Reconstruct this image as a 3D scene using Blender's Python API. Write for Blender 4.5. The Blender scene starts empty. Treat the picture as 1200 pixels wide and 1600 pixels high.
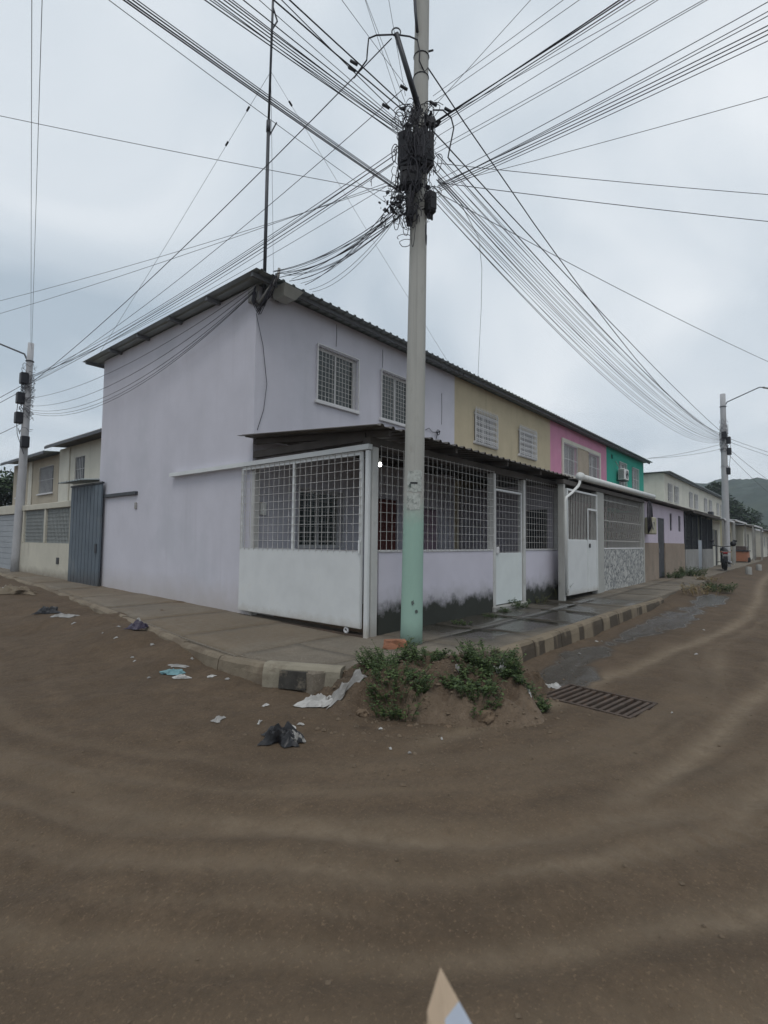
import bpy, bmesh, math, random
import numpy as np
from mathutils import Vector, Matrix
R = math.radians
rnd = random.Random(7)
sc = bpy.context.scene
jt = lambda s: rnd.uniform(-s, s)
COL = sc.collection

# ------------------------------------------------------------------ camera
# world: X runs along the right-hand street, Y along the left-hand street, origin = porch corner
F, CX, CY = 817.5, 600., 800.
PITCH, YAW, ROLL = R(3.24), R(40.04), R(.655)
FW = np.array([math.cos(YAW), math.sin(YAW), 0]); RT = np.array([math.sin(YAW), -math.cos(YAW), 0]); UPV = np.array([0, 0, 1.])
_f = FW*math.cos(PITCH)+UPV*math.sin(PITCH); _u = -FW*math.sin(PITCH)+UPV*math.cos(PITCH)
_r = RT*math.cos(ROLL)+_u*math.sin(ROLL); _u3 = -RT*math.sin(ROLL)+_u*math.cos(ROLL)
C = np.array([-5.93, -5.30, 1.65])
cam_d = bpy.data.cameras.new('camera'); cam = bpy.data.objects.new('camera', cam_d); COL.objects.link(cam)
cam_d.sensor_fit = 'HORIZONTAL'; cam_d.sensor_width = 36; cam_d.lens = 36*F/1200
cam_d.clip_start = .05; cam_d.clip_end = 3000
m = Matrix(((_r[0], _u3[0], -_f[0], C[0]), (_r[1], _u3[1], -_f[1], C[1]), (_r[2], _u3[2], -_f[2], C[2]), (0, 0, 0, 1)))
cam.matrix_world = m
cam_d.dof.use_dof = True; cam_d.dof.focus_distance = 9.0
cam_d.dof.aperture_fstop = (36*F/1200)/5.0          # aperture about 5 mm: only things at arm's length go soft
sc.camera = cam

# ------------------------------------------------------------------ world, sun, exposure
SUN_EL, SUN_AZ = R(62), R(215)      # azimuth of the direction towards the sun, from +X counter-clockwise
w = bpy.data.worlds.new('World'); sc.world = w; w.use_nodes = True
nt = w.node_tree; N = nt.nodes; L = nt.links; N.clear()
out = N.new('ShaderNodeOutputWorld')
sky = N.new('ShaderNodeTexSky'); sky.sky_type = 'NISHITA'; sky.sun_disc = False
sky.sun_elevation = SUN_EL; sky.sun_rotation = R(90)-SUN_AZ
bg1 = N.new('ShaderNodeBackground'); bg1.inputs[1].default_value = .08; L.new(sky.outputs[0], bg1.inputs[0])
tc = N.new('ShaderNodeTexCoord'); sep = N.new('ShaderNodeSeparateXYZ'); L.new(tc.outputs['Generated'], sep.inputs[0])
def wm(op, a, b):
    n = N.new('ShaderNodeMath'); n.operation = op
    for i, x in enumerate((a, b)):
        if isinstance(x, (int, float)): n.inputs[i].default_value = x
        else: L.new(x, n.inputs[i])
    return n.outputs[0]
zz = wm('ADD', wm('MAXIMUM', sep.outputs[2], 0.), .32)
cmb = N.new('ShaderNodeCombineXYZ'); L.new(wm('DIVIDE', sep.outputs[0], zz), cmb.inputs[0]); L.new(wm('DIVIDE', sep.outputs[1], zz), cmb.inputs[1]); cmb.inputs[2].default_value = 3.7
n1 = N.new('ShaderNodeTexNoise'); n1.inputs['Scale'].default_value = 1.5; n1.inputs['Detail'].default_value = 5; n1.inputs['Roughness'].default_value = .42
n1.inputs['Distortion'].default_value = .5
L.new(cmb.outputs[0], n1.inputs['Vector'])
rp = N.new('ShaderNodeValToRGB'); L.new(n1.outputs[0], rp.inputs[0])
e = rp.color_ramp.elements
e[0].position = .34; e[0].color = (.37, .44, .505, 1)
e[1].position = .66; e[1].color = (.72, .755, .785, 1)
x = rp.color_ramp.elements.new(.50); x.color = (.555, .61, .66, 1)
hz = wm('POWER', wm('SUBTRACT', 1., wm('MAXIMUM', sep.outputs[2], 0.)), 7.)
mx = N.new('ShaderNodeMixRGB'); L.new(wm('MULTIPLY', hz, .55), mx.inputs[0]); L.new(rp.outputs[0], mx.inputs[1]); mx.inputs[2].default_value = (.70, .755, .80, 1)
bg2 = N.new('ShaderNodeBackground'); bg2.inputs[1].default_value = 1.30; L.new(mx.outputs[0], bg2.inputs[0])
ms = N.new('ShaderNodeMixShader'); ms.inputs[0].default_value = .90
L.new(bg1.outputs[0], ms.inputs[1]); L.new(bg2.outputs[0], ms.inputs[2]); L.new(ms.outputs[0], out.inputs[0])
sd = bpy.data.lights.new('sun', 'SUN'); sd.energy = 1.0; sd.angle = R(25); sd.color = (1, .97, .93)
so = bpy.data.objects.new('sun', sd); COL.objects.link(so)
sdir = Vector((math.cos(SUN_EL)*math.cos(SUN_AZ), math.cos(SUN_EL)*math.sin(SUN_AZ), math.sin(SUN_EL)))
so.rotation_euler = sdir.to_track_quat('Z', 'Y').to_euler(); so.location = (-20, -20, 40)
vs = sc.view_settings; vs.view_transform = 'Standard'; vs.look = 'None'; vs.exposure = 0.0; vs.gamma = 1.0; vs.use_curve_mapping = False

# ------------------------------------------------------------------ pixel helpers (a pixel gives a direction, the plane gives the distance)
def ray(px, py): return _f+_r*(px-CX)/F+_u3*(CY-py)/F
def gz(px, py, z): d = ray(px, py); return C+d*(z-C[2])/d[2]
def pv(px, py, v): d = ray(px, py); return C+d*(v-C[1])/d[1]
def pu(px, py, u): d = ray(px, py); return C+d*(u-C[0])/d[0]
def hd(px, py, dep): d = ray(px, py); return C+d*dep/(d@FW)

# ------------------------------------------------------------------ noise
def vnoise(x, y, seed=0):
    x = np.asarray(x, float); y = np.asarray(y, float)
    xi = np.floor(x).astype(np.int64); yi = np.floor(y).astype(np.int64); xf = x-xi; yf = y-yi
    def h(a, b):
        n = (a*374761393+b*668265263+seed*1274126177) & 0xffffffff
        n = ((n ^ (n >> 13))*1274126177) & 0xffffffff
        return ((n ^ (n >> 16)) & 0xffff)/65535.
    sx = xf*xf*(3-2*xf); sy = yf*yf*(3-2*yf)
    a = h(xi, yi)*(1-sx)+h(xi+1, yi)*sx; b = h(xi, yi+1)*(1-sx)+h(xi+1, yi+1)*sx
    return (a*(1-sy)+b*sy)*2-1
def fbm(x, y, o=4, seed=0):
    t = 0; a = 1.; s = 1.
    for k in range(o): t = t+a*vnoise(np.asarray(x)*s, np.asarray(y)*s, seed+k); a *= .5; s *= 2.03
    return t
def S(t): t = np.clip(t, 0, 1); return t*t*(3-2*t)

# ------------------------------------------------------------------ materials
MATS = {}
def M(name, col, var=.12, scale=2.5, rough=.85, bump=.15, bscale=45, metal=0., lows=(), streak=None, patch=None, spec=.3, emis=None, stretch=None):
    """procedural material: colour noise, fine relief, optional rain streaks, patches and stains below a height"""
    if name in MATS: return MATS[name]
    mt = bpy.data.materials.new(name); mt.use_nodes = True; t = mt.node_tree; N = t.nodes; L = t.links
    b = N['Principled BSDF']; b.inputs['Roughness'].default_value = rough; b.inputs['Metallic'].default_value = metal
    b.inputs['Specular IOR Level'].default_value = spec
    tc = N.new('ShaderNodeTexCoord'); co = tc.outputs['Object']
    if stretch:
        mp = N.new('ShaderNodeMapping'); mp.inputs['Scale'].default_value = stretch; L.new(co, mp.inputs[0]); cs = mp.outputs[0]
    else: cs = co
    def noise(sc_, det=4, vec=None, ro=.6):
        n = N.new('ShaderNodeTexNoise'); n.inputs['Scale'].default_value = sc_; n.inputs['Detail'].default_value = det; n.inputs['Roughness'].default_value = ro
        L.new(vec if vec is not None else cs, n.inputs['Vector']); return n.outputs[0]
    def ramp(f, p0, p1, c0=(0, 0, 0, 1), c1=(1, 1, 1, 1)):
        r = N.new('ShaderNodeValToRGB'); L.new(f, r.inputs[0]); q = r.color_ramp.elements
        q[0].position = p0; q[0].color = c0; q[1].position = p1; q[1].color = c1; return r.outputs[0]
    def mix(f, a, bcol):
        x = N.new('ShaderNodeMixRGB')
        if isinstance(f, float): x.inputs[0].default_value = f
        else: L.new(f, x.inputs[0])
        L.new(a, x.inputs[1]); x.inputs[2].default_value = (*bcol, 1); return x.outputs[0]
    def mth(op, a, b_):
        x = N.new('ShaderNodeMath'); x.operation = op
        for i, q in enumerate((a, b_)):
            if isinstance(q, (int, float)): x.inputs[i].default_value = q
            else: L.new(q, x.inputs[i])
        return x.outputs[0]
    lo = tuple(max(0, c*(1-var)) for c in col)+(1,); hi = tuple(min(1, c*(1+var)) for c in col)+(1,)
    c = ramp(noise(scale, 5), .3, .7, lo, hi)
    sep = None
    if streak:
        scol, amt, freq = streak
        mp = N.new('ShaderNodeMapping'); mp.inputs['Scale'].default_value = (freq, freq, .22); L.new(co, mp.inputs[0])
        f = mth('MULTIPLY', ramp(noise(1., 4, mp.outputs[0], .65), .54, .72), mth('MULTIPLY', ramp(noise(.6, 2), .38, .62), amt))
        c = mix(f, c, scol)
    if patch:
        pcol, amt, psc, th = patch
        c = mix(mth('MULTIPLY', ramp(noise(psc, 6, None, .65), th, th+.12), amt), c, pcol)
    for (lcol, z, soft, amp, nsc, amt) in lows:
        if sep is None:
            sp = N.new('ShaderNodeSeparateXYZ'); L.new(co, sp.inputs[0]); sep = sp.outputs[2]
        q = mth('ADD', sep, mth('MULTIPLY', mth('SUBTRACT', noise(nsc, 6, co, .7), .5), amp))
        f = mth('MULTIPLY', mth('SUBTRACT', 1., ramp(mth('DIVIDE', mth('SUBTRACT', q, z-soft), 2*soft), 0., 1.)), amt)
        c = mix(f, c, lcol)
    L.new(c, b.inputs['Base Color'])
    if bump:
        bp = N.new('ShaderNodeBump'); bp.inputs['Strength'].default_value = bump; bp.inputs['Distance'].default_value = .02
        L.new(noise(bscale, 4), bp.inputs['Height']); L.new(bp.outputs[0], b.inputs['Normal'])
    L.new(ramp(noise(scale*1.7, 3), .2, .8, (max(.02, rough-.1),)*3+(1,), (min(1, rough+.08),)*3+(1,)), b.inputs['Roughness'])
    if emis:
        b.inputs['Emission Color'].default_value = (*emis[0], 1); b.inputs['Emission Strength'].default_value = emis[1]
    MATS[name] = mt; return mt

LILAC = M('lilac_paint', (.555, .545, .60), .05, 1.2, .9, .12, 60, streak=((.36, .34, .38), .26, 5.), patch=((.48, .485, .53), .5, .5, .52), lows=[((.36, .31, .25), .35, .35, .5, 2.5, .55)])
LILAC_LOW = M('lilac_low_wall', (.57, .55, .62), .05, 1.5, .9, .15, 55, lows=[((.30, .29, .29), .58, .14, .7, 2.2, .5), ((.026, .029, .021), .42, .10, .60, 3.2, .97)])
BEIGE = M('beige_paint', (.50, .43, .30), .07, 1.3, .9, .15, 60, streak=((.22, .19, .14), .45, 4.5), patch=((.36, .31, .22), .4, .9, .56))
PINK = M('pink_paint', (.60, .27, .39), .08, 1.3, .9, .15, 60, streak=((.32, .15, .24), .5, 5.), patch=((.66, .40, .50), .5, 1.1, .55))
GREEN = M('green_paint', (.035, .36, .27), .08, 1.3, .85, .12, 60, streak=((.02, .19, .15), .5, 5.), patch=((.05, .28, .22), .5, 1.1, .55))
CREAM = M('cream_paint', (.62, .60, .52), .08, 1., .9, .12, 50, streak=((.36, .34, .29), .5, 3.), patch=((.50, .48, .43), .5, .6, .55))
TAN = M('tan_paint', (.42, .37, .29), .08, 1., .9, .12, 50, streak=((.25, .22, .18), .5, 3.))
BROWNW = M('brown_plinth', (.27, .215, .17), .12, 1.4, .9, .2, 40, patch=((.19, .16, .13), .5, 1.2, .55))
WHITEM = M('white_metal', (.62, .635, .635), .06, 2.5, .5, .06, 30, lows=[((.34, .29, .22), .13, .10, .25, 5, .6)], patch=((.55, .54, .50), .35, 2.5, .6))
WHITEP = M('white_pvc', (.66, .67, .65), .06, 3, .45, .04, 30, patch=((.48, .47, .42), .5, 4., .58))
FRAME = M('pale_frame', (.60, .595, .60), .08, 4, .6, .05, 40, patch=((.38, .35, .32), .5, 6., .6))
WIRE = M('pale_wire', (.50, .49, .47), .12, 9, .55, 0, 40, patch=((.34, .27, .21), .6, 8., .58))
ZINC = M('zinc_roof', (.32, .36, .37), .12, 1.6, .55, .08, 20, metal=.25, patch=((.23, .255, .26), .6, 1.2, .55))
PORCHROOF = M('porch_roof_sheet', (.13, .12, .11), .18, 1.4, .6, .08, 20, metal=.2, patch=((.06, .05, .045), .6, 1.2, .52))
BEAM = M('dark_beam', (.085, .075, .068), .2, 2, .8, .1, 30)
PURLIN = M('purlin_steel', (.16, .17, .18), .15, 2, .7, .05, 30)
GLASS = M('window_glass', (.035, .045, .045), .3, 1.3, .12, 0, 10, spec=.5)
DARKG = M('dark_window', (.03, .032, .036), .3, 2, .35, 0, 10)
DOORR = M('red_brown_door', (.125, .038, .03), .15, 3, .55, .08, 30)
DARKD = M('dark_door', (.05, .052, .06), .15, 3, .55, .08, 30)
BLUEG = M('blue_grey_sheet', (.105, .13, .155), .12, 1.3, .6, .06, 20, patch=((.16, .17, .17), .5, 1.2, .54), lows=[((.06, .055, .05), .25, .2, .5, 4, .7)])
CONC = M('grey_concrete', (.31, .305, .285), .12, 2, .9, .25, 35, patch=((.20, .19, .17), .55, 1.4, .54))
POLEM = M('pole_concrete', (.40, .395, .365), .08, 3, .85, .25, 50, stretch=(1, 1, .35), streak=((.20, .195, .18), .55, 16.), patch=((.28, .27, .24), .5, 6., .58),
          lows=[((.27, .45, .37), 1.90, .22, .35, 5, .80), ((.12, .11, .09), .10, .08, .2, 9, .7)])
POLE2 = M('far_pole_concrete', (.40, .40, .41), .08, 2, .85, .2, 40, streak=((.22, .22, .22), .5, 14.))
CABLE = M('black_cable', (.030, .028, .036), .2, 4, .6, 0)
CABLEG = M('grey_cable', (.075, .076, .088), .2, 4, .6, 0)
BOXB = M('black_plastic', (.018, .018, .022), .25, 6, .5, .05, 30)
STEEL = M('dark_steel', (.055, .058, .066), .2, 5, .5, .06, 40, metal=.4)
RUSTY = M('rusty_iron', (.072, .052, .04), .3, 7, .75, .25, 60, patch=((.13, .07, .04), .6, 9., .55))
BRICK = M('red_brick', (.27, .125, .075), .22, 6, .95, .4, 60)
ROCK = M('clay_rock', (.160, .115, .077), .22, 5, .95, .5, 25)
PLASTW = M('white_plastic', (.42, .41, .39), .12, 7, .45, .15, 30)
PLASTG = M('grey_plastic', (.27, .26, .245), .2, 7, .5, .2, 30)
PLASTK = M('black_bag', (.02, .02, .022), .3, 7, .35, .2, 30)
TEALP = M('teal_plastic', (.14, .26, .28), .15, 7, .5, .1, 30)
PURP = M('purple_wrapper', (.045, .036, .06), .25, 8, .4, .1, 30)
RUBBER = M('tyre_rubber', (.02, .02, .02), .2, 8, .8, .1, 40)
BIKE = M('bike_black', (.014, .014, .016), .2, 6, .35, 0)
CHROME = M('bike_metal', (.30, .30, .31), .1, 6, .35, 0, metal=.8)
ORANGE = M('orange_paint', (.34, .15, .09), .2, 3, .75, .15, 30, patch=((.14, .09, .07), .7, 3., .53))
LAMPW = M('lit_bulb', (.9, .9, .9), 0, 1, .4, 0, emis=((1, .98, .95), 14.))
WOOD = M('pale_wood', (.60, .46, .33), .10, 6, .8, .2, 60, stretch=(6, 6, 1))
BLUEP = M('pale_blue_paint', (.50, .55, .64), .08, 8, .7, .1, 50)
BARK = M('bark', (.10, .08, .06), .25, 5, .95, .5, 18)

def leafmat(name, col, var):
    if name in MATS: return MATS[name]
    mt = bpy.data.materials.new(name); mt.use_nodes = True; N = mt.node_tree.nodes; L = mt.node_tree.links; b = N['Principled BSDF']
    b.inputs['Roughness'].default_value = .65; b.inputs['Specular IOR Level'].default_value = .25
    g = N.new('ShaderNodeNewGeometry'); r = N.new('ShaderNodeValToRGB'); L.new(g.outputs['Random Per Island'], r.inputs[0]); q = r.color_ramp.elements
    q[0].color = (*[c*(1-var) for c in col], 1); q[1].color = (col[0]*(1+var)*1.15, col[1]*(1+var), col[2]*(1+var)*.85, 1)
    L.new(r.outputs[0], b.inputs['Base Color']); MATS[name] = mt; return mt
LEAF = leafmat('weed_leaf', (.046, .078, .030), .55)
LEAFD = leafmat('tree_leaf', (.032, .060, .028), .5)
DRY = leafmat('dry_stalk', (.17, .14, .07), .35)

def soil(name, base, trackc, wetc, bumpd=.03):
    mt = bpy.data.materials.new(name); mt.use_nodes = True; N = mt.node_tree.nodes; L = mt.node_tree.links; b = N['Principled BSDF']
    at = N.new('ShaderNodeAttribute'); at.attribute_name = 'soil'; sp = N.new('ShaderNodeSeparateColor'); L.new(at.outputs['Color'], sp.inputs[0])
    tc = N.new('ShaderNodeTexCoord')
    def no(s, d=6, r=.65):
        n = N.new('ShaderNodeTexNoise'); n.inputs['Scale'].default_value = s; n.inputs['Detail'].default_value = d; n.inputs['Roughness'].default_value = r
        L.new(tc.outputs['Object'], n.inputs['Vector']); return n.outputs[0]
    def rm(f, p0, p1, a, c):
        r = N.new('ShaderNodeValToRGB'); L.new(f, r.inputs[0]); q = r.color_ramp.elements; q[0].position = p0; q[1].position = p1; q[0].color = (*a, 1); q[1].color = (*c, 1); return r.outputs[0]
    def mx(f, a, c):
        x = N.new('ShaderNodeMixRGB'); L.new(f, x.inputs[0])
        for i, q in ((1, a), (2, c)):
            if isinstance(q, tuple): x.inputs[i].default_value = (*q, 1)
            else: L.new(q, x.inputs[i])
        return x.outputs[0]
    c = rm(no(.9), .32, .68, tuple(k*.80 for k in base), tuple(k*1.18 for k in base))
    c = mx(rm(no(4.5, 8, .72), .42, .62, (0, 0, 0), (.55, .55, .55)), c, tuple(k*.60 for k in base))
    c = mx(rm(no(24, 6, .75), .45, .70, (0, 0, 0), (.6, .6, .6)), c, tuple(k*.55 for k in base))
    c = mx(rm(no(60, 4), .57, .70, (0, 0, 0), (.6, .6, .6)), c, tuple(k*2.0 for k in base))
    tf = N.new('ShaderNodeMath'); tf.operation = 'MULTIPLY'; L.new(sp.outputs[0], tf.inputs[0]); L.new(rm(no(9, 7, .7), .3, .62, (.35,)*3, (1,)*3), tf.inputs[1])
    c = mx(tf.outputs[0], c, rm(no(2.2), .3, .7, tuple(k*.85 for k in trackc), tuple(k*1.12 for k in trackc)))
    c = mx(sp.outputs[1], c, wetc)
    L.new(c, b.inputs['Base Color'])
    L.new(rm(sp.outputs[1], .45, 1., (.95,)*3, (.10,)*3), b.inputs['Roughness']); b.inputs['Specular IOR Level'].default_value = .35
    bp = N.new('ShaderNodeBump'); bp.inputs['Strength'].default_value = .8; bp.inputs['Distance'].default_value = bumpd
    ad = N.new('ShaderNodeMath'); ad.operation = 'MULTIPLY_ADD'; L.new(no(70, 3), ad.inputs[0]); ad.inputs[1].default_value = .35; L.new(no(11, 6), ad.inputs[2])
    L.new(ad.outputs[0], bp.inputs['Height']); L.new(bp.outputs[0], b.inputs['Normal'])
    MATS[name] = mt; return mt
SOIL = soil('dirt', (.105, .073, .046), (.205, .158, .108), (.052, .043, .033))
SOILM = soil('mound_dirt', (.125, .088, .058), (.185, .138, .097), (.06, .048, .036), .05)
PAVE = soil('pavement_concrete', (.185, .158, .124), (.150, .116, .080), (.060, .054, .044), .008)

# ------------------------------------------------------------------ mesh builder
class MB:
    def __init__(s): s.v = []; s.f = []
    def add(s, vs, fs):
        o = len(s.v); s.v += [tuple(map(float, p)) for p in vs]; s.f += [tuple(i+o for i in q) for q in fs]; return s
    def box(s, x0, y0, z0, x1, y1, z1):
        if x1 < x0: x0, x1 = x1, x0
        if y1 < y0: y0, y1 = y1, y0
        if z1 < z0: z0, z1 = z1, z0
        return s.add([(x0, y0, z0), (x1, y0, z0), (x1, y1, z0), (x0, y1, z0), (x0, y0, z1), (x1, y0, z1), (x1, y1, z1), (x0, y1, z1)],
                     [(0, 3, 2, 1), (4, 5, 6, 7), (0, 1, 5, 4), (1, 2, 6, 5), (2, 3, 7, 6), (3, 0, 4, 7)])
    def bev(s, x0, y0, z0, x1, y1, z1, b=.01):
        """box with chamfered edges"""
        if x1 < x0: x0, x1 = x1, x0
        if y1 < y0: y0, y1 = y1, y0
        if z1 < z0: z0, z1 = z1, z0
        bm = bmesh.new(); bmesh.ops.create_cube(bm, size=1)
        for q in bm.verts: q.co = ((x0+x1)/2+q.co.x*(x1-x0), (y0+y1)/2+q.co.y*(y1-y0), (z0+z1)/2+q.co.z*(z1-z0))
        bmesh.ops.bevel(bm, geom=list(bm.edges), offset=b, segments=1, affect='EDGES')
        bm.verts.index_update(); vs = [tuple(q.co) for q in bm.verts]; fs = [tuple(q.index for q in fc.verts) for fc in bm.faces]; bm.free()
        return s.add(vs, fs)
    def tube(s, pts, r, n=6, cap=True, r2=None):
        P = [np.array(p, float) for p in pts]; k = len(P); base = len(s.v); last = None
        for i in range(k):
            t = P[min(i+1, k-1)]-P[max(i-1, 0)]; t = t/(np.linalg.norm(t)+1e-12)
            if last is None:
                a = np.array([0, 0, 1.]) if abs(t[2]) < .9 else np.array([1., 0, 0]); x = np.cross(t, a)
            else: x = last-t*(last@t)
            x /= np.linalg.norm(x)+1e-12; last = x; y = np.cross(t, x)
            rr = r if r2 is None else r+(r2-r)*i/(k-1)
            for j in range(n):
                a = 2*math.pi*j/n; s.v.append(tuple(P[i]+(x*math.cos(a)+y*math.sin(a))*rr))
        for i in range(k-1):
            for j in range(n): s.f.append((base+i*n+j, base+i*n+(j+1) % n, base+(i+1)*n+(j+1) % n, base+(i+1)*n+j))
        if cap: s.f.append(tuple(base+j for j in range(n))[::-1]); s.f.append(tuple(base+(k-1)*n+j for j in range(n)))
        return s
    def torus(s, c, axis, r, rr, n=20, k=8):
        ax = np.array(axis, float); ax /= np.linalg.norm(ax); a = np.array([0, 0, 1.]) if abs(ax[2]) < .9 else np.array([1., 0, 0])
        x = np.cross(ax, a); x /= np.linalg.norm(x); y = np.cross(ax, x); base = len(s.v)
        for i in range(n):
            t = 2*math.pi*i/n; d = x*math.cos(t)+y*math.sin(t)
            for j in range(k):
                q = 2*math.pi*j/k; s.v.append(tuple(np.array(c)+d*(r+rr*math.cos(q))+ax*rr*math.sin(q)))
        for i in range(n):
            for j in range(k): s.f.append((base+i*k+j, base+((i+1) % n)*k+j, base+((i+1) % n)*k+(j+1) % k, base+i*k+(j+1) % k))
        return s
    def build(s, name, mat, parent=None, smooth=False, origin=None):
        o = np.array(origin if origin is not None else (WORLD(parent) if parent is not None else (0, 0, 0)), float)
        me = bpy.data.meshes.new(name); me.from_pydata([tuple(np.array(p)-o) for p in s.v], [], s.f); me.update()
        me.materials.append(mat)
        if smooth: me.polygons.foreach_set('use_smooth', [True]*len(me.polygons))
        ob = bpy.data.objects.new(name, me); COL.objects.link(ob)
        if parent is not None: ob.parent = parent
        else: ob.location = o
        return ob
def WORLD(o):
    l = np.array(o.location, float)
    while o.parent is not None: o = o.parent; l = l+np.array(o.location, float)
    return l
def tag(o, label=None, cat=None, group=None, kind=None):
    if label: o['label'] = label
    if cat: o['category'] = cat
    if group: o['group'] = group
    if kind: o['kind'] = kind
    return o
def thing(name, label, cat, loc, group=None, rz=0.):
    o = bpy.data.objects.new(name, None); COL.objects.link(o); o.location = tuple(map(float, loc)); o.rotation_euler = (0, 0, rz); o.empty_display_size = .2
    return tag(o, label, cat, group)
def copy_tree(o, parent=None):
    c = o.copy(); COL.objects.link(c); c.parent = parent
    for ch in list(o.children): copy_tree(ch, c)
    return c
def gridmesh(name, X, Y, Z, mat, attr=None, smooth=True):
    n, k = X.shape; me = bpy.data.meshes.new(name)
    co = np.stack([X, Y, Z], -1).reshape(-1, 3)
    idx = np.arange(n*k).reshape(n, k); q = np.stack([idx[:-1, :-1], idx[1:, :-1], idx[1:, 1:], idx[:-1, 1:]], -1).reshape(-1, 4)
    me.vertices.add(n*k); me.vertices.foreach_set('co', co.ravel())
    me.loops.add(q.size); me.loops.foreach_set('vertex_index', q.ravel().astype(np.int32))
    me.polygons.add(len(q)); me.polygons.foreach_set('loop_start', np.arange(0, q.size, 4, dtype=np.int32)); me.polygons.foreach_set('loop_total', np.full(len(q), 4, dtype=np.int32))
    me.update(calc_edges=True)
    if smooth: me.polygons.foreach_set('use_smooth', np.ones(len(q), dtype=bool))
    if attr is not None:
        a = me.color_attributes.new('soil', 'FLOAT_COLOR', 'POINT')
        d = np.concatenate([attr.reshape(-1, 2), np.zeros((n*k, 1)), np.ones((n*k, 1))], 1); a.data.foreach_set('color', d.ravel())
    me.materials.append(mat); ob = bpy.data.objects.new(name, me); COL.objects.link(ob); return ob

# ------------------------------------------------------------------ ground heights
def slope(u, v): return .0075*np.clip(u, 0, 45)+.016*np.clip(v, 0, 25)
def pz(u, v): return .22+slope(u, v)
def corner_r(u, v):
    return np.where(v > 1, 1-u, np.where(u > 1, 1-v, np.hypot(u-1, v-1)))
TR = [(5.35, .10, .022), (5.55, .07, .015), (5.95, .15, .032), (6.22, .07, .015), (6.45, .11, .022), (6.85, .15, .032), (7.10, .08, .018), (7.55, .14, .025), (8.6, .2, .03), (9.6, .2, .03)]
GZ0 = -.03
def road(u, v):
    u = np.asarray(u, float); v = np.asarray(v, float)
    r = corner_r(u, v)+.34*fbm(u*.28, v*.28, 2, 5)+.05*fbm(u*1.3, v*1.3, 2, 6)
    near = np.exp(-np.maximum(0, np.hypot(u+3, v+3)-14)/10)
    h = slope(u, v)+.030*fbm(u*.5, v*.5, 3, 1)+near*(.016*fbm(u*2.3, v*2.3, 5, 2)+.006*np.abs(fbm(u*9, v*9, 3, 3)))
    th = np.arctan2(v-1, u-1); along = np.where(v > 1, v-1, np.where(u > 1, -7.5-(u-1), -(np.pi-np.abs(th))*4.8))
    stri = fbm(r*6.5, along*.14, 4, 90)+.25*fbm(u*1.5, v*1.5, 4, 93)
    h = h+near*.010*fbm(r*7, along*.5, 3, 91)
    tr = .42*S(.10+stri)*S((r-4.4)/1.2)
    for k, (rr, wd, dp) in enumerate(TR):
        d = (r-rr-.22*fbm(along*.13+7*k, along*0, 2, 110+k))/wd; g = np.exp(-d*d)*S(.45+1.1*fbm(along*.22+3*k, along*0, 2, 120+k)); h = h-dp*g*near*.8+.4*dp*np.exp(-((np.abs(d)-1.7)/.6)**2)*near*g.clip(.25, 1)
        tr = np.maximum(tr, g*np.clip(.60+.35*fbm(u*.8, v*.8, 3, 20+k)+.35*stri, 0, 1))
    # a second set of wheel marks cutting across to the right-hand street
    for k, (off, wd) in enumerate(((0., .12), (.55, .10), (-1.5, .14))):
        d = ((v+4.62+off)+.10*(u-.3)**2*np.exp(-np.abs(u)/4)*np.sign(.3-u)*-1+.06*fbm(u*.6, u*0, 2, 31))/wd
        g = np.exp(-d*d)*S((u+3.0)/1.5); h = h-.03*g*near; tr = np.maximum(tr, g*1.0)
    # tread blocks pressed into one mark
    h = h+.010*np.sin((u*.8-v*.6)*48)*np.exp(-((r-6.45)/.12)**2)*near
    # dirt piled against the pavements further along each street
    h = h+.16*S((u-7.5)/5)*S((v+4.2)/2.2)+.185*S((v-.35)/1.6)*S((u+3.3+.25*fbm(v*.9, v*0, 2, 95))/1.3)*(.9+.18*fbm(u*1.1, v*1.1, 3, 96))
    h = h-.035*np.exp(-((v+2.6)/.45)**2)*S((u+.8)/1.)*S((9-u)/2)
    gx_ = (u+.02)*math.cos(R(7))-(v+3.37)*math.sin(R(7)); gy_ = (u+.02)*math.sin(R(7))+(v+3.37)*math.cos(R(7))
    gq = np.maximum(np.abs(gx_)-.36, np.abs(gy_)-.50); flat = S((.45-gq)/.45); h = h*(1-flat)+GZ0*flat; h = np.where(gq < -.02, GZ0-.09, h)
    wet = np.zeros_like(h)
    for (cu, cv, a, b) in ((.75, -2.75, .75, .33), (2.3, -2.55, 1.4, .25), (6.9, -2.75, 1.9, .38), (10.8, -2.9, 1.8, .33), (5.0, -2.6, 1.5, .22)):
        q = ((u-cu)/a)**2+((v-cv)/b)**2; wet = np.maximum(wet, S(1.5-q+.7*fbm(u*2.2, v*2.2, 3, 9)))
    return h, np.clip(tr, 0, 1), wet
def rz_(u, v):
    if HG is None or not (U[0] < u < U[-1] and V[0] < v < V[-1]): return float(road(np.array([u]), np.array([v]))[0][0])
    i = int(np.searchsorted(U, u))-1; j = int(np.searchsorted(V, v))-1; a = (u-U[i])/(U[i+1]-U[i]); b = (v-V[j])/(V[j+1]-V[j])
    return float(HG[i, j]*(1-a)*(1-b)+HG[i+1, j]*a*(1-b)+HG[i, j+1]*(1-a)*b+HG[i+1, j+1]*a*b)
HG = None

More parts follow.
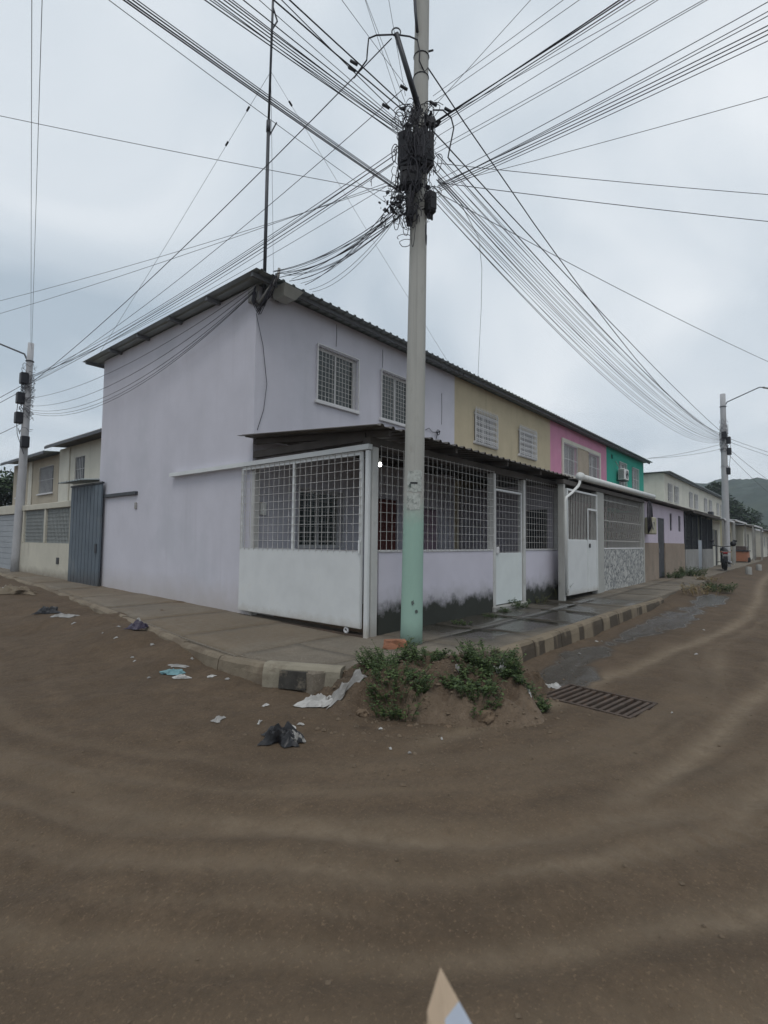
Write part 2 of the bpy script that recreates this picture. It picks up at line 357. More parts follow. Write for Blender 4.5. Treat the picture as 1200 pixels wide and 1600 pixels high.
def axis(lo, hi, step, far):
    a = list(np.arange(lo, hi, step)); q = [hi]; s = step
    while q[-1] < far: s *= 1.13; q.append(q[-1]+s)
    p = [lo]; s = step
    while p[-1] > -far: s *= 1.13; p.append(p[-1]-s)
    return np.array(p[1:][::-1]+a+q)
U = axis(-6.5, 9.5, .042, 780); V = axis(-6.5, 6, .042, 780)
X, Y = np.meshgrid(U, V, indexing='ij'); H, TRK, WET = road(X, Y); HG = H
tag(gridmesh('dirt_road', X, Y, H, SOIL, np.stack([TRK*.85, WET], -1)), kind='structure')

# ------------------------------------------------------------------ pavement
def kerb_v(u):
    return -2.05 if u >= .35 else -2.05+(.35-u)/2.55*.98
def kerb_u(v):
    if v < 1: return -2.15
    return float(np.interp(v, [1, 2.5, 4, 9, 16, 24, 40], [-2.12, -1.95, -1.75, -1.25, -.75, -.55, -.5]))
mb = MB()
us = [-2.0, -1.2, -.4, .35]+list(np.arange(1.35, 46, 1.5))
for a, b in zip(us[:-1], us[1:]):
    for v0, v1 in ((None, -.9), (-.9, .35)):
        A = kerb_v(a)+.13 if v0 is None else v0; B = kerb_v(b)+.13 if v0 is None else v0
        if a > 17:
            A += .35*S((a-17)/3)+.12*math.sin(a*2.1) if v0 is None else 0; B += .35*S((b-17)/3)+.12*math.sin(b*2.1) if v0 is None else 0
        q = [(a, A), (b, B), (b, v1), (a, v1)]; o = len(mb.v)
        mb.add([(x_, y_, pz(x_, y_)-.018) for x_, y_ in q]+[(x_, y_, -.3) for x_, y_ in q], [(0, 1, 2, 3), (0, 4, 5, 1), (1, 5, 6, 2), (2, 6, 7, 3), (3, 7, 4, 0)])
vsq = list(np.arange(.35, 41, 1.2))
for a, b in zip(vsq[:-1], vsq[1:]):
    q = [(kerb_u(a)+.1, a), (.25, a), (.25, b), (kerb_u(b)+.1, b)]
    mb.add([(x_, y_, pz(x_, y_)-.018) for x_, y_ in q]+[(x_, y_, -.3) for x_, y_ in q], [(0, 1, 2, 3), (0, 4, 5, 1), (1, 5, 6, 2), (2, 6, 7, 3), (3, 7, 4, 0)])
pave = mb.build('pavement', PAVE); tag(pave, kind='structure')
def slab(q, dz=0., n=7, seed=0):
    """one cast slab: slightly uneven top with skirts; q = four corners"""
    q = np.array(q, float); s = np.linspace(0, 1, n)
    A, B = np.meshgrid(s, s, indexing='ij')
    Xs = (1-A)*(1-B)*q[0, 0]+A*(1-B)*q[1, 0]+A*B*q[2, 0]+(1-A)*B*q[3, 0]; Ys = (1-A)*(1-B)*q[0, 1]+A*(1-B)*q[1, 1]+A*B*q[2, 1]+(1-A)*B*q[3, 1]
    Zs = pz(Xs, Ys)+dz+.007*fbm(Xs*1.7, Ys*1.7, 3, 40)
    edge = (A == 0) | (A == 1) | (B == 0) | (B == 1)
    # skirt: an outer ring pulled down
    Xp = np.pad(Xs, 1, 'edge'); Yp = np.pad(Ys, 1, 'edge'); Zp = np.pad(Zs, 1, 'edge'); Zp[0] -= .09; Zp[-1] -= .09; Zp[1:-1, 0] -= .09; Zp[1:-1, -1] -= .09
    front = S((Ys+.25)/-1.2+1.0)
    wet = S(.85+.8*fbm(Xp*.55, Yp*.9, 3, 50))*S((Xp-.1)/1.0)*S((10.5-Xp)/4)*S((.9-Yp)/.6)
    wet = np.maximum(wet, .55*S(.2+fbm(Xp*.9, Yp*.9, 3, 51))*S((.9-Yp)/1.)*S((Xp+2.0)/1.2))
    dirt = S(.75+.8*fbm(Xp*.7, Yp*.7, 3, 52))*S((Yp+.6)/1.5)*S((.6-Xp)/.5)
    dirt = np.maximum(dirt, .8*S(.15+fbm(Xp*.5, Yp*.5, 3, 53))*S((Xp-10)/5))
    ob = gridmesh('paving_slab', Xp, Yp, Zp, PAVE, np.stack([dirt, wet*(1-dirt)], -1), smooth=False); ob.parent = pave; return ob
g = .010
cuts = [-1.98, -1.05, .32, 1.75, 3.3, 4.85, 6.4, 7.95, 9.6, 11.4, 13.3, 15.2, 17.2]
for a, b in zip(cuts[:-1], cuts[1:]):
    for row in (0, 1):
        va = (kerb_v(a)+.14, kerb_v(b)+.14) if row == 0 else (-.86, -.86); vb = -.88 if row == 0 else .33
        slab([(a+g, va[0]), (b-g, va[1]), (b-g, vb-g), (a+g, vb-g)], rnd.uniform(-.006, .006))
cv = [.35, 1.9, 3.6, 5.4, 7.3, 9.3, 11.4, 13.6, 16.]
for a, b in zip(cv[:-1], cv[1:]):
    slab([(kerb_u(a)+.13, a+.003), (.2, a+.003), (.2, b-.003), (kerb_u(b)+.13, b-.003)], rnd.uniform(-.006, .006), 8)

# kerb stones with worn stripes of paint
def kerbmat(name, dark, pale, sc_):
    mt = M(name, pale, .12, 3, .92, .5, 30, patch=((.13, .10, .075), .6, 2.2, .52))
    t = mt.node_tree; N = t.nodes; L = t.links; b = N['Principled BSDF']; old = b.inputs['Base Color'].links[0].from_socket
    tc = N.new('ShaderNodeTexCoord'); mp = N.new('ShaderNodeMapping'); mp.inputs['Scale'].default_value = sc_; L.new(tc.outputs['Object'], mp.inputs[0])
    n = N.new('ShaderNodeTexNoise'); n.inputs['Scale'].default_value = 1.; n.inputs['Detail'].default_value = 3; L.new(mp.outputs[0], n.inputs['Vector'])
    r = N.new('ShaderNodeValToRGB'); L.new(n.outputs[0], r.inputs[0]); r.color_ramp.elements[0].position = .47; r.color_ramp.elements[1].position = .51
    g_ = N.new('ShaderNodeNewGeometry'); sz = N.new('ShaderNodeSeparateXYZ'); L.new(g_.outputs['Normal'], sz.inputs[0])
    rr = N.new('ShaderNodeValToRGB'); L.new(sz.outputs[2], rr.inputs[0]); rr.color_ramp.elements[0].position = .3; rr.color_ramp.elements[0].color = (1, 1, 1, 1); rr.color_ramp.elements[1].position = .8; rr.color_ramp.elements[1].color = (.15, .15, .15, 1)
    mu = N.new('ShaderNodeMath'); mu.operation = 'MULTIPLY'; L.new(r.outputs[0], mu.inputs[0]); L.new(rr.outputs[0], mu.inputs[1])
    mu2 = N.new('ShaderNodeMath'); mu2.operation = 'MULTIPLY'; L.new(mu.outputs[0], mu2.inputs[0]); mu2.inputs[1].default_value = .85
    m_ = N.new('ShaderNodeMixRGB'); L.new(mu2.outputs[0], m_.inputs[0]); L.new(old, m_.inputs[1]); m_.inputs[2].default_value = (*dark, 1); L.new(m_.outputs[0], b.inputs['Base Color'])
    return mt
KERB = kerbmat('striped_kerb', (.050, .039, .029), (.205, .165, .115), (2.6, .25, .25))
KERBD = M('dirty_kerb', (.20, .165, .12), .15, 3, .95, .5, 25, patch=((.12, .092, .066), .7, 2., .48))
KERBP = M('pale_kerb', (.24, .215, .165), .15, 4, .95, .5, 25, patch=((.14, .11, .08), .7, 3., .52))
kerb = thing('kerb', None, None, (0, 0, 0)); tag(kerb, kind='structure')
def kstone(p, q, top0, top1, depth, wid, mat=KERB):
    """a worn kerb block from p to q (plan), pavement side to the left of p->q"""
    p = np.array(p, float); q = np.array(q, float); d = (q-p)/np.linalg.norm(q-p); nrm = np.array([-d[1], d[0]]); n = 7; m_ = MB(); k = 7
    for i in range(n):
        t = i/(n-1); c = p+(q-p)*t; top = top0+(top1-top0)*t
        if i == 0: c = c+d*.006
        if i == n-1: c = c-d*.006
        jit = [float(vnoise(c[0]*6+j*3.1, c[1]*6+j*1.7, 60)) for j in range(k)]
        prof = [(-.03, -depth), (-.012, -.10), (0, -.035), (.03, 0), (wid*.6, .004), (wid, -.004), (wid, -.12)]
        for j, (a, z) in enumerate(prof):
            rough_ = .010*jit[j] if 1 <= j <= 4 else 0
            e_ = c+nrm*(a+rough_); m_.v.append((e_[0], e_[1], top+z+rough_*.8))
    for i in range(n-1):
        for j in range(k-1): m_.f.append((i*k+j, (i+1)*k+j, (i+1)*k+j+1, i*k+j+1))
    m_.f.append(tuple(range(k))); m_.f.append(tuple((n-1)*k+j for j in range(k))[::-1])
    return m_.build('kerb_stone', mat, kerb)
for a in np.arange(.35, 8.4, 1.005):
    b = a+1.0; drop = .05*S((a-6)/2.5)
    kstone((a, -2.05), (b, -2.05), pz(a, 0)+.015-drop, pz(b, 0)+.015-.05*S((b-6)/2.5), .34, .16)
kstone((-1.72, -1.22), (-.95, -1.54), .205, .17, .3, .16)
ks = kstone((-2.20, -.40), (-1.78, -1.22), .255, .25, .4, .2, KERBP)
MB().add([(-2.130-.034, -.62-.016, .02), (-1.985-.034, -.905-.016, .02), (-1.985-.012, -.905-.006, .205), (-2.130-.012, -.62-.006, .205), (-2.105, -.62, .02), (-1.96, -.905, .02), (-1.96, -.905, .205), (-2.10, -.62, .205)], [(0, 1, 2, 3), (0, 3, 7, 4), (1, 5, 6, 2), (3, 2, 6, 7)]).build('black_paint_patch', M('old_black_paint', (.045, .042, .037), .3, 9, .9, .3, patch=((.17, .145, .11), .8, 7., .54)), ks)
kstone((-2.15, .55), (-2.15, -.38), .19, .225, .34, .15, KERBD)
prev = (-2.15, 1.6)
kstone((-2.10, 1.6), (-2.15, .56), .205, .19, .3, .14, KERBD)
vv = [1.6, 2.9, 4.3, 5.8, 7.4, 9.2, 11.2, 13.6, 16.2]
for a, b in zip(vv[:-1], vv[1:]):
    kstone((kerb_u(b)-.02, b), (kerb_u(a)-.02, a), float(pz(0, b))-.012+rnd.uniform(-.02, .012), float(pz(0, a))-.012+rnd.uniform(-.02, .012), .3, .13, KERBD)

# ------------------------------------------------------------------ dirt mound on the broken corner
gu = np.arange(-3.2, 1.0, .024); gv = np.arange(-3.7, -.75, .024); X, Y = np.meshgrid(gu, gv, indexing='ij')
# along = direction from the left kerb end to the right kerb start, out = towards the junction
ex, ey = 2.2, -1.0; ln = math.hypot(ex, ey); ex /= ln; ey /= ln
s_ = (X+1.85)*ex+(Y+1.25)*ey; o_ = (X+1.85)*ey-(Y+1.25)*ex*1.0
o_ = -((X+1.85)*(-ey)+(Y+1.25)*ex)
o_ = -(((X+1.85)*(-ey))+((Y+1.25)*ex))
wob = .22*fbm(s_*1.6, s_*0, 3, 70)
front = .78+.72*np.exp(-((s_-1.2)/.85)**2)+wob
prof = S((front-o_)/(.26+.10*fbm(s_*2.3, s_*0, 2, 77)))*S((o_+.30+.10*fbm(s_*3, s_*0, 2, 78))/.28)*S((s_+.35)/.45)*S((2.55-s_)/.5)
hgt = .25+.16*np.exp(-(((s_-1.05)/.7)**2+((o_-.45)/.5)**2))+.05*fbm(X*2.2, Y*2.2, 4, 71)
base, t_, w_ = road(X, Y)
ridge = np.abs(fbm(X*4.5, Y*4.5, 3, 72))
Z = base-.05+prof*(hgt+.05)-prof*.10*ridge+.05*prof*np.abs(fbm(X*3.1+9, Y*3.1, 4, 78))-.05*prof*np.abs(fbm(X*9, Y*9, 3, 79))+.020*fbm(X*16, Y*16, 3, 73)*np.clip(prof*3, 0, 1)
pale = S((o_-front+.5)/.35)*.9*S(.6+fbm(X*1.5, Y*1.5, 3, 74))
mound = gridmesh('dirt_mound', X, Y, Z, SOILM, np.stack([pale, .75*S(-.2+fbm(X*1.7, Y*1.7, 3, 75))], -1), smooth=False); tag(mound, kind='structure')
def mz(u, v):
    i = int(round((u-gu[0])/.024)); j = int(round((v-gv[0])/.024))
    if 0 <= i < len(gu) and 0 <= j < len(gv): return max(float(Z[i, j]), rz_(u, v))
    return rz_(u, v)

# ------------------------------------------------------------------ drain grate
gr = thing('drain_grate', 'rusty iron storm drain grate sunk in the dirt by the kerb', 'drain grate', (-.02, -3.37, GZ0-.008)); gzb = gr.location.z
gr.rotation_euler = (0, 0, R(-7))
A_, B_ = .36, .50
mb = MB(); t_ = .035
mb.box(-A_, -B_, -.06, -A_+t_, B_, .016).box(A_-t_, -B_, -.06, A_, B_, .016).box(-A_+t_, -B_, -.06, A_-t_, -B_+t_, .014).box(-A_+t_, B_-t_, -.06, A_-t_, B_, .014)
mb.build('frame', RUSTY, gr, origin=(0, 0, 0))
for i in range(11):
    y = -B_+.085+i*(2*B_-.17)/10
    mb = MB(); mb.bev(-A_+t_+.002, y-.019, -.045, A_-t_-.002, y+.019, .008+rnd.uniform(-.004, .004), .004); mb.build('bar', RUSTY, gr, origin=(0, 0, 0))
mb = MB(); mb.box(-A_+t_, -B_+t_, -.058, A_-t_, B_-t_, -.05); mb.build('pit_shade_sheet', PLASTK, gr, origin=(0, 0, 0))  # flat black sheet painting the darkness of the drain below the bars

# ------------------------------------------------------------------ builders for houses
def wall_v(mb, u0, u1, z0, z1, v, th, holes=()):
    """wall in the plane Y=v (front) .. v+th with rectangular openings (u0,u1,z0,z1)"""
    us_ = sorted({u0, u1, *[h[0] for h in holes], *[h[1] for h in holes]}); zs = sorted({z0, z1, *[h[2] for h in holes], *[h[3] for h in holes]})
    inside = lambda a, b: any(h[0] <= a <= h[1] and h[2] <= b <= h[3] for h in holes)
    for a, b in zip(us_[:-1], us_[1:]):
        for c, d in zip(zs[:-1], zs[1:]):
            if inside((a+b)/2, (c+d)/2): continue
            mb.add([(a, v, c), (b, v, c), (b, v, d), (a, v, d)], [(0, 1, 2, 3)]); mb.add([(a, v+th, c), (b, v+th, c), (b, v+th, d), (a, v+th, d)], [(3, 2, 1, 0)])
    for h in list(holes):
        a, b, c, d = h
        mb.add([(a, v, c), (b, v, c), (b, v, d), (a, v, d), (a, v+th, c), (b, v+th, c), (b, v+th, d), (a, v+th, d)], [(0, 4, 5, 1), (1, 5, 6, 2), (2, 6, 7, 3), (3, 7, 4, 0)])
    a, b, c, d = u0, u1, z0, z1
    mb.add([(a, v, c), (b, v, c), (b, v, d), (a, v, d), (a, v+th, c), (b, v+th, c), (b, v+th, d), (a, v+th, d)], [(0, 1, 5, 4), (1, 2, 6, 5), (2, 3, 7, 6), (3, 0, 4, 7)])
    return mb
def swap(mb):   # X<->Y of everything built so far (to make walls in planes of constant X)
    mb.v = [(y, x, z) for x, y, z in mb.v]; mb.f = [q[::-1] for q in mb.f]; return mb
def corr_sheet(u0, u1, v0, v1, z0, z1, pitch=.25, h=.032, th=.004):
    """trapezoid-rib roofing sheet: ribs run along Y, from (v0,z0) to (v1,z1)"""
    xs = []; u = u0
    while u < u1-1e-6:
        for du, dz in ((0, 0), (.09, 0), (.115, h), (.155, h), (.18, 0)):
            if u+du*pitch/.25 < u1: xs.append((u+du*pitch/.25, dz))
        u += pitch
    xs.append((u1, 0)); mb = MB(); k = len(xs); ny = 5
    for layer in (0, 1):
        for j in range(ny):
            t = j/(ny-1)
            for x_, dz in xs: mb.v.append((x_, v0+(v1-v0)*t, z0+(z1-z0)*t+dz+(th if layer else 0)))
    off = ny*k
    for j in range(ny-1):
        for i in range(k-1):
            a = j*k+i
            mb.f.append((a+1, a, a+k, a+k+1)); mb.f.append((off+a, off+a+1, off+a+k+1, off+a+k))
    for i in range(k-1):
        mb.f.append((i, i+1, off+i+1, off+i)); b = (ny-1)*k+i; mb.f.append((b+1, b, off+b, off+b+1))
    for j in range(ny-1):
        a = j*k; mb.f.append((a+k, a, off+a, off+a+k)); a = j*k+k-1; mb.f.append((a, a+k, off+a+k, off+a))
    return mb
def window_v(house, u0, u1, z0, z1, v, grille='square', frame_mat=FRAME, sill=True, leaves=2, deep=.07):
    """sliding window set in an opening of a wall at Y=v: frame > panes, sill, security grille"""
    t = .045; mb = MB()
    mb.box(u0, v+deep, z0, u0+t, v+deep+.05, z1).box(u1-t, v+deep, z0, u1, v+deep+.05, z1).box(u0+t, v+deep, z0, u1-t, v+deep+.05, z0+t).box(u0+t, v+deep, z1-t, u1-t, v+deep+.05, z1)
    for k in range(1, leaves):
        c = u0+(u1-u0)*k/leaves; mb.box(c-.022, v+deep+.003, z0+t, c+.022, v+deep+.047, z1-t)
    wn = mb.build('window', frame_mat, house)
    for k in range(leaves):
        a = u0+t+(u1-u0-2*t)*k/leaves; b = u0+t+(u1-u0-2*t)*(k+1)/leaves
        m2 = MB(); m2.box(a+.004, v+deep+.020+.012*k, z0+t+.002, b-.004, v+deep+.026+.012*k, z1-t-.002); m2.build('pane', GLASS, wn)
    if sill:
        m2 = MB(); m2.bev(u0-.07, v-.06, z0-.075, u1+.07, v+.02, z0-.004, .01); m2.build('sill', FRAME, wn)
    if grille == 'square':
        m2 = MB(); y = v-.045
        for (a, b, c, d) in ((u0-.04, u0-.015, z0-.02, z1+.04), (u1+.015, u1+.04, z0-.02, z1+.04)): m2.box(a, y-.012, c, b, y+.012, d)
        m2.box(u0-.015, y-.012, z1+.015, u1+.015, y+.012, z1+.04).box(u0-.015, y-.012, z0-.02, u1+.015, y+.012, z0+.005)
        for c in (u0-.03, u1+.025): m2.box(c, y+.012, z1, c+.008, v+.002, z1+.02).box(c, y+.012, z0, c+.008, v+.002, z0+.02)
        gm = m2.build('grille_frame', FRAME, wn)
        m2 = MB(); n = int(round((u1-u0)/.105))
        for i in range(1, n): x_ = u0+(u1-u0)*i/n; m2.box(x_-.0035, y-.006, z0, x_+.0035, y+.001, z1+.02)
        n = int(round((z1-z0)/.105))
        for i in range(1, n): q = z0+(z1-z0)*i/n; m2.box(u0-.02, y+.001, q-.0035, u1+.02, y+.008, q+.0035)
        tag(m2.build('wire_grille', WIRE, wn), kind='stuff')
    elif grille == 'scroll':
        y = v-.07; m2 = MB()
        m2.box(u0-.05, y-.01, z0-.05, u0-.03, y+.01, z1+.06).box(u1+.03, y-.01, z0-.05, u1+.05, y+.01, z1+.06)
        for q in (z0-.03, z0+.12, (z0+z1)/2, z1-.10, z1+.05): m2.box(u0-.03, y-.008, q-.009, u1+.03, y+.008, q+.009)
        for c in (u0-.045, u1+.032): m2.box(c, y+.01, z1-.05, c+.012, v+.002, z1-.03).box(c, y+.01, z0, c+.012, v+.002, z0+.02)
        gm = m2.build('grille_frame', FRAME, wn)
        m2 = MB(); n = int(round((u1-u0)/.10))
        for i in range(n+1):
            x_ = u0+(u1-u0)*i/n; m2.box(x_-.010, y-.008, z0-.05, x_+.010, y+.008, z1+.10)
            m2.add([(x_-.016, y, z1+.10), (x_+.016, y, z1+.10), (x_, y, z1+.16), (x_, y+.006, z1+.11)], [(0, 1, 2), (1, 3, 2), (3, 0, 2)])
            if i < n:
                xc = x_+(u1-u0)/n/2
                for q in np.arange(z0+.08, z1-.05, .19): m2.torus((xc, y, q), (0, 1, 0), .036, .010, 10, 4)
        tag(m2.build('scrollwork', FRAME, wn), kind='stuff')
    elif grille == 'bars':
        y = v-.05; m2 = MB(); n = max(3, int(round((u1-u0)/.13)))
        for i in range(n+1): x_ = u0+(u1-u0)*i/n; m2.box(x_-.008, y-.008, z0-.03, x_+.008, y+.008, z1+.03)
        for q in (z0, (z0+z1)/2, z1): m2.box(u0-.02, y-.010, q-.011, u1+.02, y+.010, q+.011)
        for c in (u0-.01, u1-.01): m2.box(c, y+.010, z0-.01, c+.02, v+.002, z0+.01).box(c, y+.010, z1-.01, c+.02, v+.002, z1+.01)
        tag(m2.build('bar_grille', FRAME, wn), kind='stuff')
    return wn

HW = 7.07; FV = 2.95; BV = 9.92; TOP = 6.58; RV0, RV1 = 2.50, 10.55; RZ0, RZ1 = 6.62, 6.60
def roof_parts(house, u0, u1, v0, v1, z0, z1, mat=ZINC, name='roof'):
    rf = corr_sheet(u0, u1, v0, v1, z0, z1).build(name, mat, house)
    n = 6
    for i in range(n):
        v = v0+.18+(v1-v0-.36)*i/(n-1); z = z0+(z1-z0)*(v-v0)/(v1-v0)
        MB().box(u0+.03, v-.03, z-.085, u1-.02, v+.03, z-.003).build('purlin', PURLIN, rf)
    return rf
def terrace(i, mat, label, wins, extra_holes=(), left=False, right=False, base=None, u_off=0., group=None):
    u0 = u_off+HW*i; u1 = u0+HW
    h = thing('terrace_house', label, 'house', (u0, FV, float(pz(u0, 0)) if base is None else base), group)
    holes = [w_[:4] for w_ in wins]+list(extra_holes)
    wall_v(MB(), u0 if not left else u0, u1, .05, TOP, FV, .15, holes).build('front_wall', mat, h)
    if left: swap(wall_v(MB(), FV+.15, BV, .05, TOP, u0, .15)).build('side_wall', mat, h)
    if right: swap(wall_v(MB(), FV+.15, BV, .05, TOP, u1-.15, .15)).build('side_wall', mat, h)
    wall_v(MB(), u0+(.15 if left else 0), u1-(.15 if right else 0), .05, TOP, BV-.15, .15).build('back_wall', mat, h)
    MB().box(u0+.152, FV+.16, 3.42, u1-.152, BV-.16, 3.54).build('floor_slab', CONC, h)
    ra = u0-(.35 if left else 0)+.002; rb = u1+(.35 if right else 0)-.002
    roof_parts(h, ra, rb, RV0, RV1, RZ0, RZ1)
    for w_ in wins: window_v(h, *w_[:4], FV, *w_[4:])
    return h
h0 = terrace(0, LILAC, 'lilac painted corner house with blank side wall and two square-grilled windows', [(1.60, 2.84, 4.67, 5.86, 'square'), (3.72, 4.98, 4.68, 5.86, 'square'), (1.15, 2.40, 1.52, 2.70, 'square', FRAME, False)],
             [(3.50, 4.42, .1, 2.70), (5.35, 6.25, .1, 2.55)], left=True, group='houses of the two-storey terrace')
d_ = MB().bev(3.51, FV+.04, .23, 4.41, FV+.09, 2.69, .006).build('door', DOORR, h0)
for q in (.55, 1.35, 2.0): MB().bev(3.62, FV+.025, q, 4.30, FV+.042, q+.55, .012).build('door_panel', DOORR, d_)
MB().torus((4.32, FV+.01, 1.27), (0, 1, 0), .02, .012, 10, 6).build('door_knob', CHROME, d_)
d_ = MB().bev(5.36, FV+.04, .23, 6.24, FV+.09, 2.54, .006).build('door', M('pinkish_door', (.36, .27, .33), .1, 3, .6, .05), h0)
MB().torus((5.46, FV+.01, 1.27), (0, 1, 0), .02, .012, 10, 6).build('door_knob', CHROME, d_)
h1 = terrace(1, BEIGE, 'beige terrace house with two white scroll-grilled upper windows', [(8.22, 9.60, 4.80, 5.76, 'scroll'), (11.31, 12.68, 4.82, 5.76, 'scroll')], [(8.4, 9.4, .1, 2.6)], group='houses of the two-storey terrace')
MB().box(8.41, FV+.05, .23, 9.39, FV+.09, 2.59).build('door', DARKD, h1)
h2 = terrace(2, PINK, 'pink terrace house with one wide part-boarded upper window', [(15.50, 17.00, 4.58, 5.86, 'bars', FRAME, False), (18.55, 20.0, 4.62, 5.86, 'bars', FRAME, False)], group='houses of the two-storey terrace')
MB().box(17.03, FV-.03, 4.60, 18.52, FV-.002, 5.90).build('board', M('plywood_board', (.40, .34, .27), .12, 2.5, .9, .15, 30), h2)
mb = MB(); mb.box(15.3, FV-.05, 5.90, 20.2, FV-.002, 6.06).box(15.3, FV-.055, 4.36, 20.2, FV-.002, 4.56).box(15.3, FV-.048, 4.56, 15.46, FV-.002, 5.90).box(20.05, FV-.048, 4.56, 20.2, FV-.002, 5.90)
mb.build('window_surround', CREAM, h2)
h3 = terrace(3, GREEN, 'emerald green terrace house at the end of the row with an air conditioner', [(23.3, 24.6, 4.70, 6.05, 'bars'), (25.75, 27.05, 4.70, 6.02, 'bars')], [(21.95, 22.25, 6.05, 6.28)], right=True, group='houses of the two-storey terrace')
MB().box(21.96, FV+.05, 6.06, 22.24, FV+.08, 6.27).build('vent', DARKG, h3)
# air conditioner
ac = thing('air_conditioner', 'white outdoor air conditioner unit hung on the green wall', 'air conditioner', (22.9, FV, 4.98))
mb = MB(); mb.bev(22.75, FV-.42, 5.02, 23.55, FV-.10, 5.60, .02); bd = mb.build('casing', WHITEP, ac)
MB().torus((23.22, FV-.424, 5.31), (0, 1, 0), .20, .014, 20, 6).build('fan_ring', STEEL, bd)
mb = MB()
for k in range(5): mb.torus((23.22, FV-.423, 5.31), (0, 1, 0), .03+.034*k, .005, 16, 4)
mb.build('fan_guard', STEEL, bd)
mb = MB()
for k in range(9): mb.box(22.742, FV-.40, 5.08+k*.055, 22.749, FV-.13, 5.105+k*.055)
mb.build('side_fins', STEEL, bd)
for u in (22.85, 23.42): MB().box(u-.02, FV-.44, 4.97, u+.02, FV+.002, 5.018).build('bracket', STEEL, ac)
MB().tube([(22.78, FV-.2, 5.55), (22.72, FV-.12, 5.75), (22.72, FV-.03, 5.95), (22.72, FV+.01, 6.0)], .02, 6).build('pipe', PLASTG, ac)
# details on the corner house
for (n_, px, py) in (('wall_switch', 213, 790),):
    p = pu(px, py, 0.); MB().bev(-.03, p[1]-.05, p[2]-.08, .0, p[1]+.05, p[2]+.08, .008).build('switch_box', PLASTG, h0)
MB().bev(4.72, FV-.06, 4.02, 4.86, FV, 4.16, .01).build('junction_box', FRAME, h0)

p = pv(682, 676, FV); MB().torus((p[0], FV-.06, p[2]), (0, 1, 0), .07, .012, 12, 5).tube([(p[0], FV, p[2]), (p[0], FV-.12, p[2]+.02)], .02, 6).tube([(p[0]-.55, FV-.01, p[2]-.02), (p[0]-.4, FV-.03, p[2]+.06), (p[0]-.25, FV-.03, p[2]-.03), (p[0], FV-.05, p[2])], .008, 5).tube([(p[0], FV-.05, p[2]), (p[0]-.05, FV-.02, p[2]-.2), (p[0]+.02, FV-.01, p[2]-.35)], .008, 5).build('cable_bracket', STEEL, h0)
for k_, (px_, z0_, z1_) in enumerate(((690, 5.0, 5.9), (524, 6.0, 6.5), (597, 5.95, 6.4))):
    p = pv(px_, 600, FV); MB().tube([(p[0], FV-.006, z0_), (p[0]+.01, FV-.008, (z0_+z1_)/2), (p[0], FV-.006, z1_)], .006, 4).build('wall_wire', CABLEG, h0)
p = pv(411, 795, FV); MB().bev(p[0]-.09, FV-.05, p[2]-.12, p[0]+.05, FV-.001, p[2]+.12, .008).build('switch_board', WHITEP, h0)
# second terrace further along the right-hand street
WIN2 = [[(34.7, 36.0), (36.75, 38.05)], [(42.2, 43.5), (44.5, 45.9)], [(49.1, 50.5), (51.8, 53.2)], [(56.4, 57.8), (59.0, 60.4)]]
LAB2 = ['pale end house of the far terrace with bare plaster side wall', 'second house of the far terrace, seen above the dark grille porch', 'third house of the far terrace, with a small air conditioner box below its windows', 'last house of the far terrace, beside the concrete lamp pole']
for i in range(4):
    h = terrace(i, CREAM, LAB2[i], [(a, b, 4.72, 5.95, 'bars', M('old_frame', (.30, .28, .26), .1, 4, .7, .05), False) for a, b in WIN2[i]], left=(i == 0), right=(i == 3), u_off=33.6, group='houses of the far terrace')
    if i == 2: MB().bev(51.0, FV-.4, 4.25, 51.8, FV-.002, 4.8, .02).build('window_unit', STEEL, h)

# ------------------------------------------------------------------ porch of the corner house
PE = 7.42       # right-hand end of the porch
ZM = 1.48       # bottom of the wire mesh
po = thing('front_porch', 'wire-mesh front porch of the lilac corner house with mould-stained low wall', 'porch', (0, 0, .2))
for a, b in ((.20, 3.82), (5.36, 7.30)):
    MB().box(a, -.06, .05, b, .06, ZM).build('low_wall', LILAC_LOW, po)
    MB().bev(a, -.075, ZM+.001, b, .075, ZM+.035, .008).build('wall_cap', FRAME, po)
POSTM = M('post_paint', (.50, .50, .485), .08, 3, .65, .1, 40, patch=((.30, .27, .23), .5, 5., .58), lows=[((.20, .17, .13), .15, .15, .3, 5, .6)])
for (u, s) in ((.085, .07), (3.88, .055), (5.30, .055), (7.38, .045)):
    MB().bev(u-s, -.075, .05, u+s, .075, 3.10, .01).build('post', POSTM, po)
MB().bev(-.015, 2.86, .05, .12, 2.945, 3.08, .008).build('post', POSTM, po)
MB().box(-.05, -.08, 3.10, PE, .08, 3.24).build('front_beam', BEAM, po)
MB().box(-.0, .085, 3.205, .1, 2.94, 3.33).build('side_beam', BEAM, po)
rf = corr_sheet(-.36, 7.32, -.46, FV-.003, 3.315, 3.575, .25, .035).build('roof', PORCHROOF, po)
for i, u in enumerate((.05, 1.9, 3.85, 5.5, 7.2)):
    a = (-.35, FV-.01); z = lambda v: 3.315+(v+.46)/(FV+.46)*.26
    mb = MB(); mb.add([(u-.03, -.38, z(-.38)-.10), (u+.03, -.38, z(-.38)-.10), (u+.03, -.38, z(-.38)-.004), (u-.03, -.38, z(-.38)-.004), (u-.03, FV-.01, z(FV)-.10), (u+.03, FV-.01, z(FV)-.10), (u+.03, FV-.01, z(FV)-.004), (u-.03, FV-.01, z(FV)-.004)],
                       [(0, 3, 2, 1), (4, 5, 6, 7), (0, 1, 5, 4), (1, 2, 6, 5), (2, 3, 7, 6), (3, 0, 4, 7)]); mb.build('rafter', BEAM, rf)
